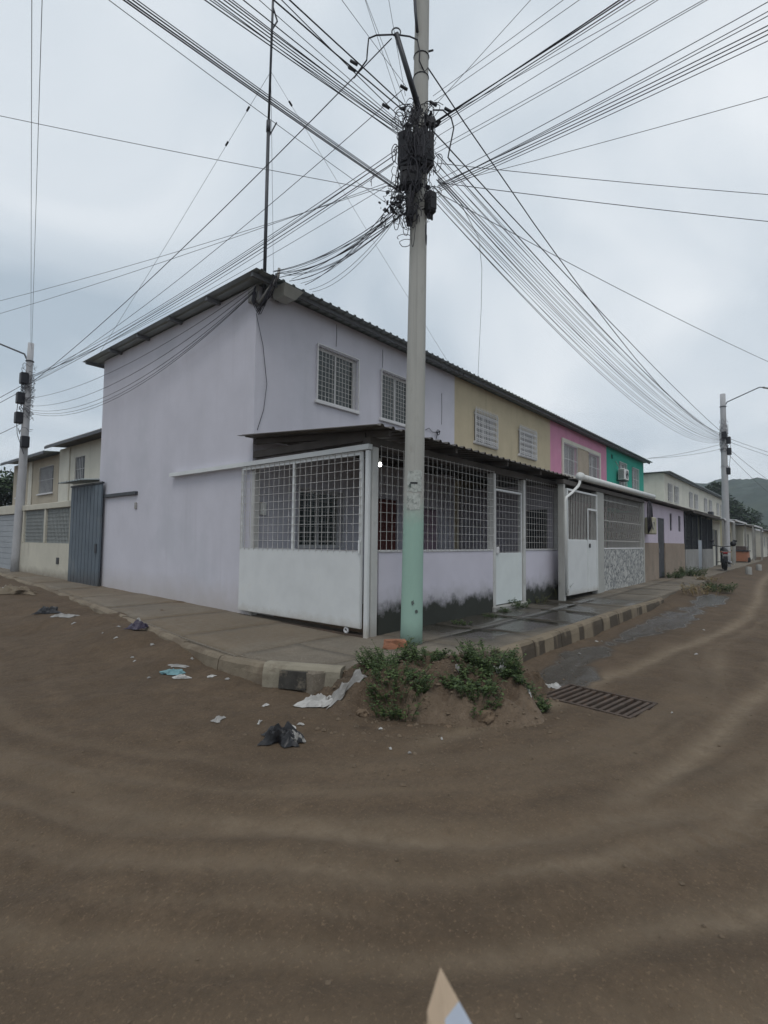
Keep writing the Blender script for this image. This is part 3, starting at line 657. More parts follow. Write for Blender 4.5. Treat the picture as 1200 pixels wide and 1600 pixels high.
def mesh_panel(parent, a, b, z0, z1, y, name='wire_mesh', sp=.14, ax='v', t=.0028):
    mb = MB(); n = max(2, int(round((b-a)/sp))); k = max(2, int(round((z1-z0)/sp)))
    for i in range(n+1):
        x_ = a+(b-a)*i/n; j = rnd.uniform(-.006, .006); mb.box(x_-t+j, y-t, z0-.02, x_+t+j, y+t, z1+.02)
    for i in range(k+1):
        q = z0+(z1-z0)*i/k+rnd.uniform(-.005, .005); mb.box(a-.03, y+t, q-t, b+.03, y+3*t, q+t)
    if ax == 'u': swap(mb)
    return tag(mb.build(name, WIRE, parent), kind='stuff')
mesh_panel(po, .20, 3.82, ZM+.04, 3.12, -.085)
mesh_panel(po, 5.38, 7.30, ZM+.04, 3.12, -.085)
mesh_panel(po, 3.95, 5.23, 2.83, 3.12, -.03)
# partition between the two porches
swap(wall_v(MB(), .09, FV-.01, .05, 3.2, 7.34, .10, [(.25, .95, 1.50, 2.55)])).build('partition_wall', M('grey_lilac', (.40, .38, .43), .1, 2, .9, .1), po)
MB().box(7.38, .26, 1.51, 7.41, .94, 2.54).build('hatch', DARKG, po)
# back-up darker band of bare block above the doors inside the porch
# sliding gate across the side of the porch
sg = thing('sliding_gate', 'white sliding gate with sheet-metal bottom and wire-mesh top, closing the porch side', 'gate', (-.06, 1.5, .25))
gx = -.075
mb = MB()
for a, b in ((.045, .10), (1.62, 1.665), (3.10, 3.15)): mb.box(gx-.02, a, .34, gx+.02, b, 3.02)
mb.box(gx-.018, .10, 2.97, gx+.018, 3.10, 3.02).box(gx-.018, .10, ZM-.03, gx+.018, 3.10, ZM+.02).box(gx-.018, .10, .34, gx+.018, 3.10, .385)
mb.build('frame', WHITEM, sg)
MB().bev(gx-.030, .06, .35, gx-.021, 3.14, ZM+.0, .002).build('sheet_panel', WHITEM, sg)
mb = MB(); t = .0028
for i in range(23):
    y = .07+3.06*i/22; mb.box(gx-.032, y-t, ZM-.02, gx-.024, y+t, 3.05)
for i in range(12):
    q = ZM+.03+(2.99-ZM)*i/11; mb.box(gx-.040, .03, q-t, gx-.032, 3.17, q+t)
tag(mb.build('wire_mesh', WIRE, sg), kind='stuff')
for y in (.35,):
    wl = MB(); wl.torus((gx, y, .29), (1, 0, 0), .035, .018, 14, 6); wl.build('wheel', FRAME, sg)
    MB().box(gx-.012, y-.02, .30, gx+.012, y+.02, .338).build('wheel_bracket', STEEL, sg)
MB().bev(gx-.060, .050, 1.46, gx-.031, .080, 1.66, .006).build('handle', WHITEM, sg)
MB().box(gx-.045, -.10, 3.04, gx+.045, 5.87, 3.12).build('guide_rail', WHITEM, sg)
MB().bev(gx-.03, -.09, .10, gx+.03, -.02, 3.03, .008).build('stop_post', WHITEM, sg)
MB().box(gx-.03, -.02, .22, gx+.03, 5.6, .243).build('floor_track', RUSTY, sg)
# small front door of the porch
pd_ = thing('porch_door', 'narrow white sheet-metal door with mesh top in the porch front', 'door', (4.6, 0, .3))
mb = MB(); mb.box(3.945, -.03, .36, 3.985, .01, 2.80).box(5.195, -.03, .36, 5.235, .01, 2.80).box(3.985, -.028, 2.76, 5.195, .008, 2.80).box(3.985, -.028, 1.40, 5.195, .008, 1.44)
mb.build('frame', WHITEM, pd_)
MB().bev(3.96, -.040, .36, 5.22, -.031, 1.43, .002).build('sheet_panel', M('white_sheet', (.66, .70, .69), .06, 2.5, .5, .06, 30, patch=((.55, .60, .60), .4, 1.5, .55)), pd_)
mesh_panel(pd_, 4.0, 5.18, 1.46, 2.75, -.036)
MB().bev(3.96, -.075, 1.42, 4.07, -.041, 1.57, .008).build('lock', FRAME, pd_)
# concrete sill under the door
MB().bev(3.80, -.12, .05, 5.37, .10, .34, .02).build('door_sill', CONC, po)
# bulb that is lit under the porch roof
BLB = pv(594, 726, .75)
lb = thing('porch_bulb', 'lit bare bulb hanging under the porch roof', 'light bulb', tuple(BLB))
mb = MB(); bm = bmesh.new(); bmesh.ops.create_uvsphere(bm, u_segments=12, v_segments=8, radius=.032)
bm.verts.index_update(); mb.add([(BLB[0]+q.co.x, BLB[1]+q.co.y, BLB[2]+q.co.z*1.2) for q in bm.verts], [tuple(q.index for q in f_.verts) for f_ in bm.faces]); bm.free()
mb.build('glass_bulb', LAMPW, lb, True)
MB().tube([BLB+UPV*.04, BLB+UPV*.11], .022, 10).build('socket', WHITEP, lb)
MB().tube([BLB+UPV*.11, BLB+UPV*.2, np.array([BLB[0], BLB[1], 3.44])], .006, 6).build('flex', CABLE, lb)

# ------------------------------------------------------------------ porch of the beige house
NV = -.38
p1 = thing('gated_porch', 'white-gated porch with mosaic-tiled low wall in front of the beige house', 'porch', (10.5, NV, .28))
# mosaic wall
mo = bpy.data.materials.new('mosaic_tile'); mo.use_nodes = True; N = mo.node_tree.nodes; L = mo.node_tree.links; b = N['Principled BSDF']; b.inputs['Roughness'].default_value = .45
tc = N.new('ShaderNodeTexCoord'); vo = N.new('ShaderNodeTexVoronoi'); vo.inputs['Scale'].default_value = 15; L.new(tc.outputs['Object'], vo.inputs['Vector'])
sp = N.new('ShaderNodeSeparateColor'); L.new(vo.outputs['Color'], sp.inputs[0]); r = N.new('ShaderNodeValToRGB'); L.new(sp.outputs[0], r.inputs[0]); r.color_ramp.interpolation = 'CONSTANT'
q = r.color_ramp.elements; q[0].color = (.13, .14, .15, 1); q[1].position = .36; q[1].color = (.36, .36, .35, 1); k = q.new(.6); k.color = (.50, .50, .48, 1); k = q.new(.85); k.color = (.22, .23, .24, 1)
v2 = N.new('ShaderNodeTexVoronoi'); v2.feature = 'DISTANCE_TO_EDGE'; v2.inputs['Scale'].default_value = 15; L.new(tc.outputs['Object'], v2.inputs['Vector'])
r2_ = N.new('ShaderNodeValToRGB'); L.new(v2.outputs[0], r2_.inputs[0]); r2_.color_ramp.elements[0].position = .02; r2_.color_ramp.elements[1].position = .06
mx = N.new('ShaderNodeMixRGB'); L.new(r2_.outputs[0], mx.inputs[0]); mx.inputs[1].default_value = (.42, .42, .40, 1); L.new(r.outputs[0], mx.inputs[2]); L.new(mx.outputs[0], b.inputs['Base Color'])
MB().box(9.72, NV-.06, .1, 14.05, NV+.06, 1.50).build('tiled_wall', mo, p1)
MB().bev(9.72, NV-.07, 1.501, 14.05, NV+.07, 1.54, .008).build('wall_cap', FRAME, p1)
PST = M('grey_post', (.36, .36, .34), .08, 2, .85, .15, 40)
for a, b in ((6.66, 6.76), (9.10, 9.70), (14.06, 14.16)): MB().bev(a, NV-.08, .1, b, NV+.08, 3.12, .012).build('post', PST, p1)
MB().box(6.62, NV-.09, 3.121, 14.16, NV+.09, 3.23).build('front_beam', BEAM, p1)
corr_sheet(7.34, 15.0, NV-.10, FV-.003, 3.30, 3.52, .25, .03).build('roof', PORCHROOF, p1)
MB().box(7.46, 2.0, .1, 14.1, 2.06, 3.28).build('inner_wall', M('painted_shade_wall', (.10, .085, .072), .6, 3.5, .9, .1, 20), p1)  # wall colour darkened to stand in for the shade inside the porch
mb = MB()
for i in range(34): x_ = 9.80+i*.1275; mb.box(x_-.006, NV-.012, 1.541, x_+.006, NV+.002, 3.12)
for z in (1.75, 2.35, 2.95): mb.box(9.70, NV+.002, z-.010, 14.06, NV+.020, z+.010)
tag(mb.build('bar_grille', WIRE, p1), kind='stuff')
mb = MB()
for i in range(18):
    for k in range(4): mb.torus((9.95+i*.236, NV+.030, 1.93+k*.30), (0, 1, 0), .105, .009, 12, 4)
tag(mb.build('scrollwork', RUSTY, p1), kind='stuff')
ng = thing('metal_gate', 'wide white gate, solid below and barred above, with a wicket, beside the mosaic wall', 'gate', (7.9, NV, .3))
mb = MB()
for a, b in ((6.80, 6.86), (8.98, 9.04)): mb.box(a, NV-.11, .38, b, NV-.06, 3.02)
mb.box(6.86, NV-.108, 2.97, 8.98, NV-.062, 3.02).box(6.86, NV-.108, .38, 8.98, NV-.062, .42).box(6.86, NV-.108, 1.70, 8.98, NV-.062, 1.76)
mb.build('frame', WHITEM, ng)
MB().bev(6.82, NV-.122, .39, 9.02, NV-.111, 1.74, .002).build('sheet_panel', WHITEM, ng)
mb = MB()
for i in range(19): x_ = 6.92+i*.112; mb.box(x_-.006, NV-.095, 1.76, x_+.006, NV-.078, 2.97)
tag(mb.build('bars', WIRE, ng), kind='stuff')
mb = MB(); mb.box(8.18, NV-.135, .42, 8.225, NV-.123, 2.60).box(8.90, NV-.135, .42, 8.945, NV-.123, 2.60).box(8.225, NV-.134, 2.55, 8.90, NV-.124, 2.60)
mb.build('wicket_frame', WHITEM, ng)
MB().bev(8.26, NV-.16, 1.55, 8.33, NV-.137, 1.66, .006).build('lock', STEEL, ng)
# white rain gutter
gt = thing('rain_gutter', 'long white plastic gutter pipe along the edge of the gated porch roof', 'gutter', (7.6, NV, 3.3))
MB().tube([(7.58, NV-.17, 3.37), (15.1, NV-.17, 3.40)], .085, 12).build('pipe', WHITEP, gt, True)
MB().tube([(7.50, NV-.17, 3.38), (7.60, NV-.17, 3.375)], .11, 12).build('end_collar', WHITEP, gt, True)
MB().tube([(7.54, NV-.17, 3.34), (7.52, NV-.165, 3.22), (7.46, NV-.15, 3.13), (7.1, NV-.11, 2.92), (6.74, NV-.10, 2.78), (6.70, NV-.10, 2.70), (6.70, NV-.10, .45)], .036, 10).build('downpipe', WHITEP, gt, True)
for u in (8.6, 10.2, 11.8, 13.4, 14.8): MB().box(u-.012, NV-.19, 3.46, u+.012, NV-.05, 3.474).build('strap', STEEL, gt)
# meter box with fat black cables
mt_ = thing('meter_box', 'dusty beige electricity meter box with looped black cables on the lilac wall', 'meter box', (14.45, NV, 2.1))
MB().bev(14.20, NV-.34, 2.02, 14.75, NV-.075, 2.62, .03).build('casing', M('dusty_beige', (.36, .34, .25), .15, 4, .7, .1), mt_)
MB().torus((14.30, NV-.34, 2.33), (0, 1, 0), .13, .02, 18, 6).build('meter_ring', PLASTG, mt_)
mb = MB()
for k in range(3):
    o = k*.05; mb.tube([(14.45+o, NV-.25, 2.62), (14.42+o, NV-.24, 3.0), (14.30+o, NV-.2, 3.22), (14.16, NV-.2-o, 3.1), (14.08, NV-.2-o, 2.8), (14.08, NV-.22-o, 2.3), (14.14+o, NV-.2, 2.08), (14.24, NV-.2, 2.06)], .022, 6)
mb.build('cable_loop', CABLE, mt_, True)

# ------------------------------------------------------------------ lilac-and-brown single-storey front (pink house)
f2 = thing('front_room', 'single-storey lilac front room with brown plinth and dark metal door', 'building', (17.8, NV, .33))
LIL2 = M('front_lilac', (.54, .48, .56), .06, 1.4, .9, .12, 50, streak=((.34, .28, .35), .5, 4.))
wall_v(MB(), 14.17, 21.4, 1.721, 3.22, NV, .14, [(16.45, 17.55, 1.721, 2.70), (18.55, 18.95, 2.25, 2.98), (20.25, 20.70, 2.25, 2.95)]).build('upper_wall', LIL2, f2)
for a, b in ((14.17, 16.45), (17.55, 21.4)): MB().box(a, NV-.02, .1, b, NV+.14, 1.72).build('plinth', BROWNW, f2)
dr = MB().bev(16.46, NV+.02, .36, 17.54, NV+.07, 2.69, .006).build('door', DARKD, f2)
MB().bev(16.60, NV-.012, 1.35, 16.66, NV+.019, 1.5, .006).build('handle', CHROME, dr)
for a, b in ((18.56, 18.94), (20.26, 20.69)):
    wn = MB().box(a, NV+.05, 2.26, b, NV+.08, 2.96 if a < 19 else 2.94).build('window', DARKG, f2)
    mb = MB()
    for k in range(1, 4): x_ = a+(b-a)*k/4; mb.box(x_-.008, NV+.02, 2.252, x_+.008, NV+.035, 2.945)
    mb.build('bars', STEEL, wn)
corr_sheet(14.2, 21.6, NV-.32, FV-.003, 3.26, 3.50, .25, .03).build('roof', PORCHROOF, f2)
swap(wall_v(MB(), NV+.15, FV-.01, .1, 3.2, 21.25, .14)).build('side_wall', LIL2, f2)

# ------------------------------------------------------------------ dark grille porch (green house)
f3 = thing('grille_porch', 'open porch with black iron grille over a grey block wall, before the parked motorbike', 'porch', (25, NV, .4))
GRW = M('grey_block', (.27, .265, .255), .12, 1.5, .9, .2, 30, streak=((.15, .14, .13), .5, 3.))
for a, b in ((21.42, 24.6), (25.7, 29.2)): MB().box(a, NV-.06, .1, b, NV+.06, 1.45).build('low_wall', GRW, f3)
for u in (21.5, 23.2, 24.62, 25.68, 27.4, 29.15): MB().box(u-.045, NV-.045, 1.0, u+.045, NV+.045, 3.18).build('post', STEEL, f3)
for (a, b) in ((21.55, 24.58), (25.73, 29.1)):
    mb = MB(); n = int((b-a)/.16)
    for i in range(n): x_ = a+.08+i*.16; mb.box(x_-.012, NV-.010, 1.45, x_+.012, NV+.010, 3.1)
    for z in (1.55, 2.0, 3.0): mb.box(a, NV+.010, z-.018, b, NV+.03, z+.018)
    for i in range(n//2): mb.torus((a+.24+i*.32, NV+.04, 1.77), (0, 1, 0), .12, .014, 10, 4)
    tag(mb.build('bar_grille', STEEL, f3), kind='stuff')
MB().bev(24.70, NV-.05, .35, 25.60, NV-.01, 1.9, .01).build('door', M('pale_blue_door', (.36, .39, .43), .1, 2, .6, .05), f3)
corr_sheet(21.62, 29.6, NV-.42, FV-.003, 3.24, 3.50, .25, .03).build('roof', PORCHROOF, f3)
MB().box(21.45, NV-.40, 3.14, 29.55, NV-.36, 3.235).build('fascia', BEAM, f3)
swap(wall_v(MB(), NV+.08, FV-.01, .1, 3.2, 29.2, .14)).build('side_wall', CREAM, f3)

# low front rooms further along
FR = [(29.45, 33.2, NV+.1, CREAM, 3.15, 'white-washed low front wall behind the parked motorbike'),
      (36.2, 42.4, NV+.3, M('yellow_wash', (.48, .44, .31), .1, 1, .9, .1), 3.35, 'low yellowish front room with a shallow porch roof, behind the orange cart'),
      (43.0, 49.5, NV-.15, CREAM, 3.2, 'low cream front room with a tall dark door, beyond the orange cart'),
      (51., 58., NV+.4, GRW, 3.1, 'low grey front room with a sloping tin roof far down the street'),
      (59.5, 70., NV-.2, CREAM, 3.2, 'long pale front room at the far end of the street')]
for i, (a, b, v, mt, zt, lab) in enumerate(FR):
    o = thing('low_front_room', lab, 'building', (a, v, .5), 'low front rooms down the right-hand street')
    dh = (a+.45*(b-a), a+.45*(b-a)+1.0, .1, 2.6); wh = (a+.12*(b-a), a+.12*(b-a)+1.2, 1.6, 2.6)
    wall_v(MB(), a, b, .1, zt, v, .14, [dh, wh]).build('front_wall', mt, o)
    swap(wall_v(MB(), v+.141, FV-.01, .1, zt, a, .14)).build('side_wall', mt, o)
    MB().box(dh[0]+.01, v+.05, .3, dh[1]-.01, v+.09, 2.59).build('door', DARKD, o)
    wn = MB().box(wh[0]+.01, v+.06, 1.61, wh[1]-.01, v+.09, 2.59).build('window', DARKG, o)
    mb = MB()
    for k in range(1, 6): x_ = wh[0]+(wh[1]-wh[0])*k/6; mb.box(x_-.012, v+.02, 1.60, x_+.012, v+.04, 2.60)
    mb.build('bars', FRAME, wn)
    corr_sheet(a-.3, b+.2, v-.75, FV-.003 if i > 0 else FV-.003, zt+.02, zt+.36, .25, .03).build('roof', M('pale_tin', (.36, .37, .38), .15, 1.5, .5, .05, metal=.3), o)
    MB().box(a-.3, v-.76, zt-.07, b+.2, v-.73, zt+.015).build('fascia', FRAME, o)
    for x_ in (a-.2, b+.1): MB().box(x_-.05, v-.70, .1, x_+.05, v-.60, zt-.0).build('post', CONC, o)

# ------------------------------------------------------------------ left-hand street
dg = thing('sheet_gate', 'dark blue-grey corrugated sheet gate beside the lilac side wall', 'gate', (-.06, 10.5, .38))
mb = swap(wall_v(MB(), 9.45, 11.60, .33, 3.12, -.10, .02)); mb.build('sheet_backing', BLUEG, dg)
for i in range(9):
    a = 9.46+i*.238; MB().bev(-.115, a+.01, .36, -.101, a+.222, 3.10, .005).build('sheet_rib', BLUEG, dg)
mb = MB(); mb.box(-.13, 9.43, 3.121, -.06, 11.62, 3.17).box(-.13, 9.43, .27, -.06, 11.62, .329); mb.build('frame', STEEL, dg)
mb = swap(corr_sheet(9.9, 11.75, -.45, .35, 3.22, 3.30, .2, .03)); mb.build('canopy', ZINC, dg)
MB().box(-.07, 7.61, 2.74, .003, 9.44, 2.82).build('slide_rail', STEEL, dg)
MB().bev(-.14, 9.62, 1.25, -.116, 9.72, 1.5, .006).build('handle', STEEL, dg)
swap(wall_v(MB(), 9.93, 11.6, .2, 3.2, .45, .12)).build('return_wall', CREAM, dg)
fw_ = thing('boundary_wall', 'cream boundary wall with pale mesh screens between the dark gate and the lamp pole', 'wall', (0, 13.8, .45))
BWL = M('cream_low_wall', (.50, .475, .40), .08, 1.2, .9, .15, 40, streak=((.30, .27, .22), .5, 3.), lows=[((.16, .13, .10), .1, .15, .4, 3, .8)])
mb = MB(); mb.box(-.04, 11.72, .2, .10, 16.2, 1.48); mb.build('low_wall', BWL, fw_)
MB().bev(-.07, 11.72, 2.58, .13, 16.2, 2.76, .012).build('top_beam', BWL, fw_)
for y in (11.76, 13.95, 16.1): MB().bev(-.05, y-.06, 1.481, .11, y+.06, 2.579, .01).build('pier', BWL, fw_)
SCR = M('screen_mesh', (.29, .31, .30), .12, 3, .7, .1, 60)
for a, b in ((11.83, 13.88), (14.02, 16.03)):
    MB().box(.02, a, 1.485, .03, b, 2.575).build('screen', SCR, fw_)
    mb = MB(); n = int((b-a)/.12)
    for i in range(n): y = a+.06+i*.12; mb.box(.005, y-.006, 1.485, .016, y+.006, 2.575)
    for q in np.arange(1.6, 2.57, .12): mb.box(-.004, a, q-.006, .005, b, q+.006)
    tag(mb.build('wire_mesh', M('wire_grey', (.22, .23, .23), .1, 5, .6, 0), fw_), kind='stuff')
MB().bev(-.06, 12.55, .85, -.041, 12.75, 1.05, .004).build('meter_hatch', DARKG, fw_)
ga = thing('garage_front', 'grey garage door under a cream lintel beyond the left lamp pole', 'garage', (0, 18.5, .5))
MB().bev(-.07, 16.25, 2.5, .13, 24.5, 2.82, .012).build('lintel', BWL, ga)
for y in (16.32, 20.4, 24.4): MB().bev(-.05, y-.10, .2, .11, y+.10, 2.499, .01).build('pier', BWL, ga)
GDM = M('grey_garage_door', (.30, .32, .34), .08, 1.5, .6, .06, 20)
for a, b in ((16.45, 20.28), (20.52, 24.28)):
    dd = MB().box(.02, a, .45, .05, b, 2.49).build('garage_door', GDM, ga)
    for k in range(10): MB().bev(.004, a+.01, .46+k*.203, .019, b-.01, .455+(k+1)*.203-.012, .004).build('slat', GDM, dd)
def left_house(v0, v1, mat, label, wins, zt, u=3.0, rmat=ZINC):
    h = thing('two_storey_house', label, 'house', (u, v0, .5), 'two-storey houses on the left-hand street')
    mb = wall_v(MB(), v0, v1, .2, zt, u, .15, [q for q in wins]); swap(mb).build('front_wall', mat, h)
    wall_v(MB(), u+.151, u+8, .2, zt, v0, .15).build('side_wall', mat, h)
    wall_v(MB(), u+.151, u+8, .2, zt, v1-.15, .15).build('side_wall', mat, h)
    for (a, b, c, d) in wins:
        mb = MB(); y = u+.06
        wn = MB().box(y, a+.01, c+.01, y+.03, b-.01, d-.01).build('window', DARKG, h)
        mb = MB()
        for k in range(1, max(3, int((b-a)/.16))): q = a+(b-a)*k/max(3, int((b-a)/.16)); mb.box(u-.03, q-.009, c-.02, u-.012, q+.009, d+.02)
        for q in (c, (c+d)/2, d): mb.box(u-.012, a-.03, q-.01, u+.002, b+.03, q+.01)
        mb.build('grille', FRAME, wn)
        MB().bev(u-.08, a-.08, c-.09, u+.0, b+.08, c-.03, .01).build('sill', FRAME, wn)
    rf = swap(corr_sheet(v0+.01, v1-.01, u-.65, u+8.3, zt+.06, zt+.75, .25, .035)).build('roof', rmat, h)
    MB().box(u-.66, v0+.01, zt-.06, u-.63, v1-.01, zt+.058).build('fascia', STEEL, h)
    return h
lh = left_house(13.2, 22.3, CREAM, 'cream two-storey house rising behind the boundary wall, with narrow dark windows', [(19.25, 20.35, 4.15, 5.25), (15.9, 17.2, 4.15, 5.25)], 5.82, 3.0, M('brownish_roof', (.19, .175, .16), .12, 2, .7, .05))
MB().bev(2.94, 20.9, .3, 2.999, 21.4, 5.8, .01).build('pilaster', CREAM, lh)
lh2 = left_house(22.35, 29.2, TAN, 'tan two-storey house behind the left lamp pole, with a wide grilled window', [(23.0, 25.0, 3.85, 5.15), (27.2, 28.6, 3.85, 5.15)], 5.62)
MB().bev(2.95, 26.0, .3, 2.999, 26.5, 5.6, .01).build('pilaster', CREAM, lh2)

# ------------------------------------------------------------------ poles
PB = np.array([.07, -.79]); LEAN = np.array([.053, -.063])/9.2
def pax(z): q = PB+LEAN*(z-.22); return np.array([q[0], q[1], z])
pole = thing('utility_pole', 'tall concrete utility pole with teal painted base and cable tangle on the street corner', 'utility pole', (*PB, .18))
pts = [pax(z) for z in np.linspace(.05, 11.2, 24)]
mb = MB().tube(pts, .157, 20, True, .098); mb.build('shaft', POLEM, pole, True)
PD = float((np.array([PB[0], PB[1], 0])-C) @ FW)     # distance of the pole in front of the camera
PX = PD/F
def pp(px, py, near=0.): return hd(px, py, PD-near)
for z in (8.95, 8.62, 7.9): MB().torus(pax(z), (LEAN[0], LEAN[1], 1), .112, .010, 18, 5).build('band', STEEL, pole)
p = pax(8.95); MB().tube([p+RT*.10-FW*.1, p+RT*.17-FW*.10+UPV*.02], .014, 6).build('band_bolt', STEEL, pole)
lp0, lp1 = pp(655, 172, .13), pp(619, 52, .45)
ar = MB().tube([lp0, lp0+(lp1-lp0)*.5, lp1], .042, 10, True, .036).build('bracket_pipe', STEEL, pole, True)
MB().torus(lp1+UPV*.02, FW, .062, .010, 18, 6).build('hook_ring', STEEL, ar)
MB().tube([pp(648, -160, .12), pp(646, -40, .12), pp(649, 18, .13), pp(652, 50, .13)], .022, 8).build('conduit', STEEL, pole, True)
# worn poster and paint scraps stuck on the shaft
def patch_on(z0, z1, a0, a1, mat, name, off=.004, ragged=True):
    mb = MB(); n, k = 10, 10; face = math.atan2(-FW[1], -FW[0])
    for i in range(n+1):
        z = z0+(z1-z0)*i/n; r_ = .157+(.098-.157)*(z-.05)/11.15+off
        for j in range(k+1):
            rg = (.10*(rnd.random()-.5) if ragged and j in (0, k) else 0); zz_ = (.03*(rnd.random()-.5) if ragged and i in (0, n) else 0)
            a = face+(a0+(a1-a0)*j/k)+rg; c = pax(z); mb.v.append((c[0]+math.cos(a)*r_, c[1]+math.sin(a)*r_, z+zz_))
    for i in range(n):
        for j in range(k): mb.f.append((i*(k+1)+j, i*(k+1)+j+1, (i+1)*(k+1)+j+1, (i+1)*(k+1)+j))
    return mb.build(name, mat, pole, True)
PAP = M('worn_paper', (.43, .45, .42), .18, 14, .9, .3, 60, patch=((.22, .24, .22), .8, 20., .5))
patch_on(2.36, 2.66, -.75, .75, PAP, 'poster_scrap')
patch_on(2.10, 2.34, -.8, .6, PAP, 'poster_scrap', .003)
patch_on(2.470, 2.495, -.42, .28, BOXB, 'tape_strip', .007, False)
for (z, a) in ((2.42, -.55), (.78, -.1), (.66, .25)): patch_on(z, z+.05, a, a+.22, M('dark_scuff', (.10, .12, .11), .3, 20, .9, .1), 'scuff', .005)

def box_on(px, py, wpx, hpx, near, label, name='splice_box', dep=.16, tilt=0.):
    c = pp(px, py, near); o = thing(name, label, 'cable box', (c[0], c[1], c[2]-hpx*PX/2), None, math.atan2(RT[1], RT[0])+tilt)
    W, Hh = wpx*PX/2, hpx*PX/2
    MB().bev(-W, -dep/2, 0, W, dep/2, 2*Hh, .025).build('casing', BOXB, o, origin=(0, 0, 0))
    MB().bev(-W*.8, -dep/2-.012, Hh*.25, W*.8, -dep/2-.001, 2*Hh-Hh*.2, .008).build('lid', BOXB, o, origin=(0, 0, 0))
    for k in (-1, 0, 1): MB().tube([(k*W*.5, 0, -.07), (k*W*.5, 0, .01)], .016, 8).build('gland', BOXB, o, origin=(0, 0, 0))
    return o
box_on(661, 234, 33, 58, .20, 'large black cable box, highest on the corner pole', tilt=.35)
box_on(634, 236, 22, 62, .18, 'slim black cable box beside the highest one on the corner pole', tilt=-.5)
box_on(642, 278, 34, 34, .18, 'black cable box below the large one, wrapped in loose wires', tilt=-.1)
box_on(672, 318, 15, 36, .10, 'small black terminal box, lowest on the corner pole', tilt=.5)
box_on(640, 325, 12, 44, .16, 'narrow black splice tube, lowest beside the cable fan', tilt=0)
box_on(672, 192, 18, 14, .12, 'little black tap connector block at the top of the cable tangle', dep=.1)

# loose cable tangle
mb = MB()
def loop(c, ax1, ax2, ra, rb, turns, r):
    n = int(14*turns); ph = rnd.uniform(0, 6.28); pts_ = []
    drift = np.array([rnd.uniform(-.05, .05), rnd.uniform(-.05, .05), rnd.uniform(-.12, .06)])
    for i in range(n+1):
        a = ph+2*math.pi*turns*i/n; pts_.append(c+ax1*ra*math.cos(a)*(1+.15*math.sin(3*a))+ax2*rb*math.sin(a)+drift*i/n)
    mb.tube(pts_, r, 4, False)
for i in range(95):
    py = rnd.choice([rnd.uniform(165, 345), rnd.gauss(300, 26), rnd.gauss(190, 14)]); px = rnd.gauss(650, 15)
    if py > 290: px = rnd.gauss(638, 20)
    c = pp(px, py, rnd.uniform(-.05, .30)); a = rnd.uniform(0, 3.14); d1 = RT*math.cos(a)+FW*math.sin(a)*.6
    loop(c, d1, UPV*1., rnd.uniform(.04, .17), rnd.uniform(.05, .20), rnd.uniform(.5, 1.8), rnd.choice([.0045, .0055, .007]))
for i in range(60):
    py = rnd.uniform(170, 330); c = pp(rnd.gauss(648, 13), py, rnd.uniform(.28, .46)); a = rnd.uniform(0, 3.14); d1 = RT*math.cos(a)+UPV*math.sin(a)*.8
    loop(c, d1, (UPV+RT*jt(.4))*1., rnd.uniform(.03, .12), rnd.uniform(.06, .22), rnd.uniform(.4, 1.3), rnd.choice([.0045, .0055, .007]))
for i in range(46):   # short dangling tails
    px, py = rnd.gauss(632, 18), rnd.uniform(250, 335); a = pp(px, py, rnd.uniform(0, .25))
    q = [a]
    for k in range(5): q.append(q[-1]+RT*rnd.uniform(-.05, .05)+UPV*rnd.uniform(-.09, .02))
    mb.tube(q, .0045, 4, False)
tg = mb.build('cable_tangle', CABLE, None, True, origin=pp(648, 260)); tag(tg, 'dense tangle of loose black cable loops wound around the corner pole', 'cables', None, 'stuff')
# black clamp hardware scraps in the tangle
mb = MB()
for i in range(130):
    px, py = (rnd.gauss(650, 14), rnd.uniform(168, 260)) if i < 60 else (rnd.gauss(622, 14), rnd.gauss(318, 10)) if i < 105 else (rnd.gauss(655, 14), rnd.uniform(255, 340))
    c = pp(px, py, rnd.uniform(-.02, .26)); s = rnd.uniform(.012, .035); v = np.array([rnd.uniform(-1, 1) for _ in range(3)])*s; w_ = np.array([rnd.uniform(-1, 1) for _ in range(3)])*s
    x_ = np.cross(v, w_)/s
    mb.add([c-v-w_, c+v-w_, c+v+w_, c-v+w_, c-v-w_+x_, c+v-w_+x_, c+v+w_+x_, c-v+w_+x_], [(0, 3, 2, 1), (4, 5, 6, 7), (0, 1, 5, 4), (1, 2, 6, 5), (2, 3, 7, 6), (3, 0, 4, 7)])
tag(mb.build('cable_clamps', BOXB, None, origin=pp(645, 280)), 'mass of small black cable clamps and connectors on the corner pole', 'cable clamps', None, 'stuff')

def lamp_pole(x_, y_, h, label, arm_dir, armlen, armrise, armz, r0=.15, r1=.10, lean=(0, 0)):
    zb = float(pz(x_, max(0, y_)))-.05
    o = thing('lamp_pole', label, 'lamp pole', (x_, y_, zb), None)
    ax = lambda z: np.array([x_+lean[0]*(z-zb)/h, y_+lean[1]*(z-zb)/h, z])
    MB().tube([ax(z) for z in np.linspace(zb-.1, h, 12)], r0, 14, True, r1).build('shaft', POLE2, o, True)
    d = np.array([*arm_dir, 0.]); d /= np.linalg.norm(d); a0 = ax(armz)
    arm = MB().tube([a0+d*.08, a0+d*.2+UPV*.12, a0+d*.35+UPV*.32, a0+d*armlen*.9+UPV*armrise, a0+d*armlen+UPV*(armrise+.03)], .03, 8).build('arm', STEEL, o, True)
    e0 = a0+d*armlen+UPV*(armrise+.02); mb = MB().tube([e0, e0+d*.15, e0+d*.5, e0+d*.65], .06, 10, True, .04); mb.build('lamp_head', PLASTG, arm, True)
    MB().torus(ax(armz), (0, 0, 1), r1+.025, .02, 14, 5).build('band', STEEL, o)
    return o, ax
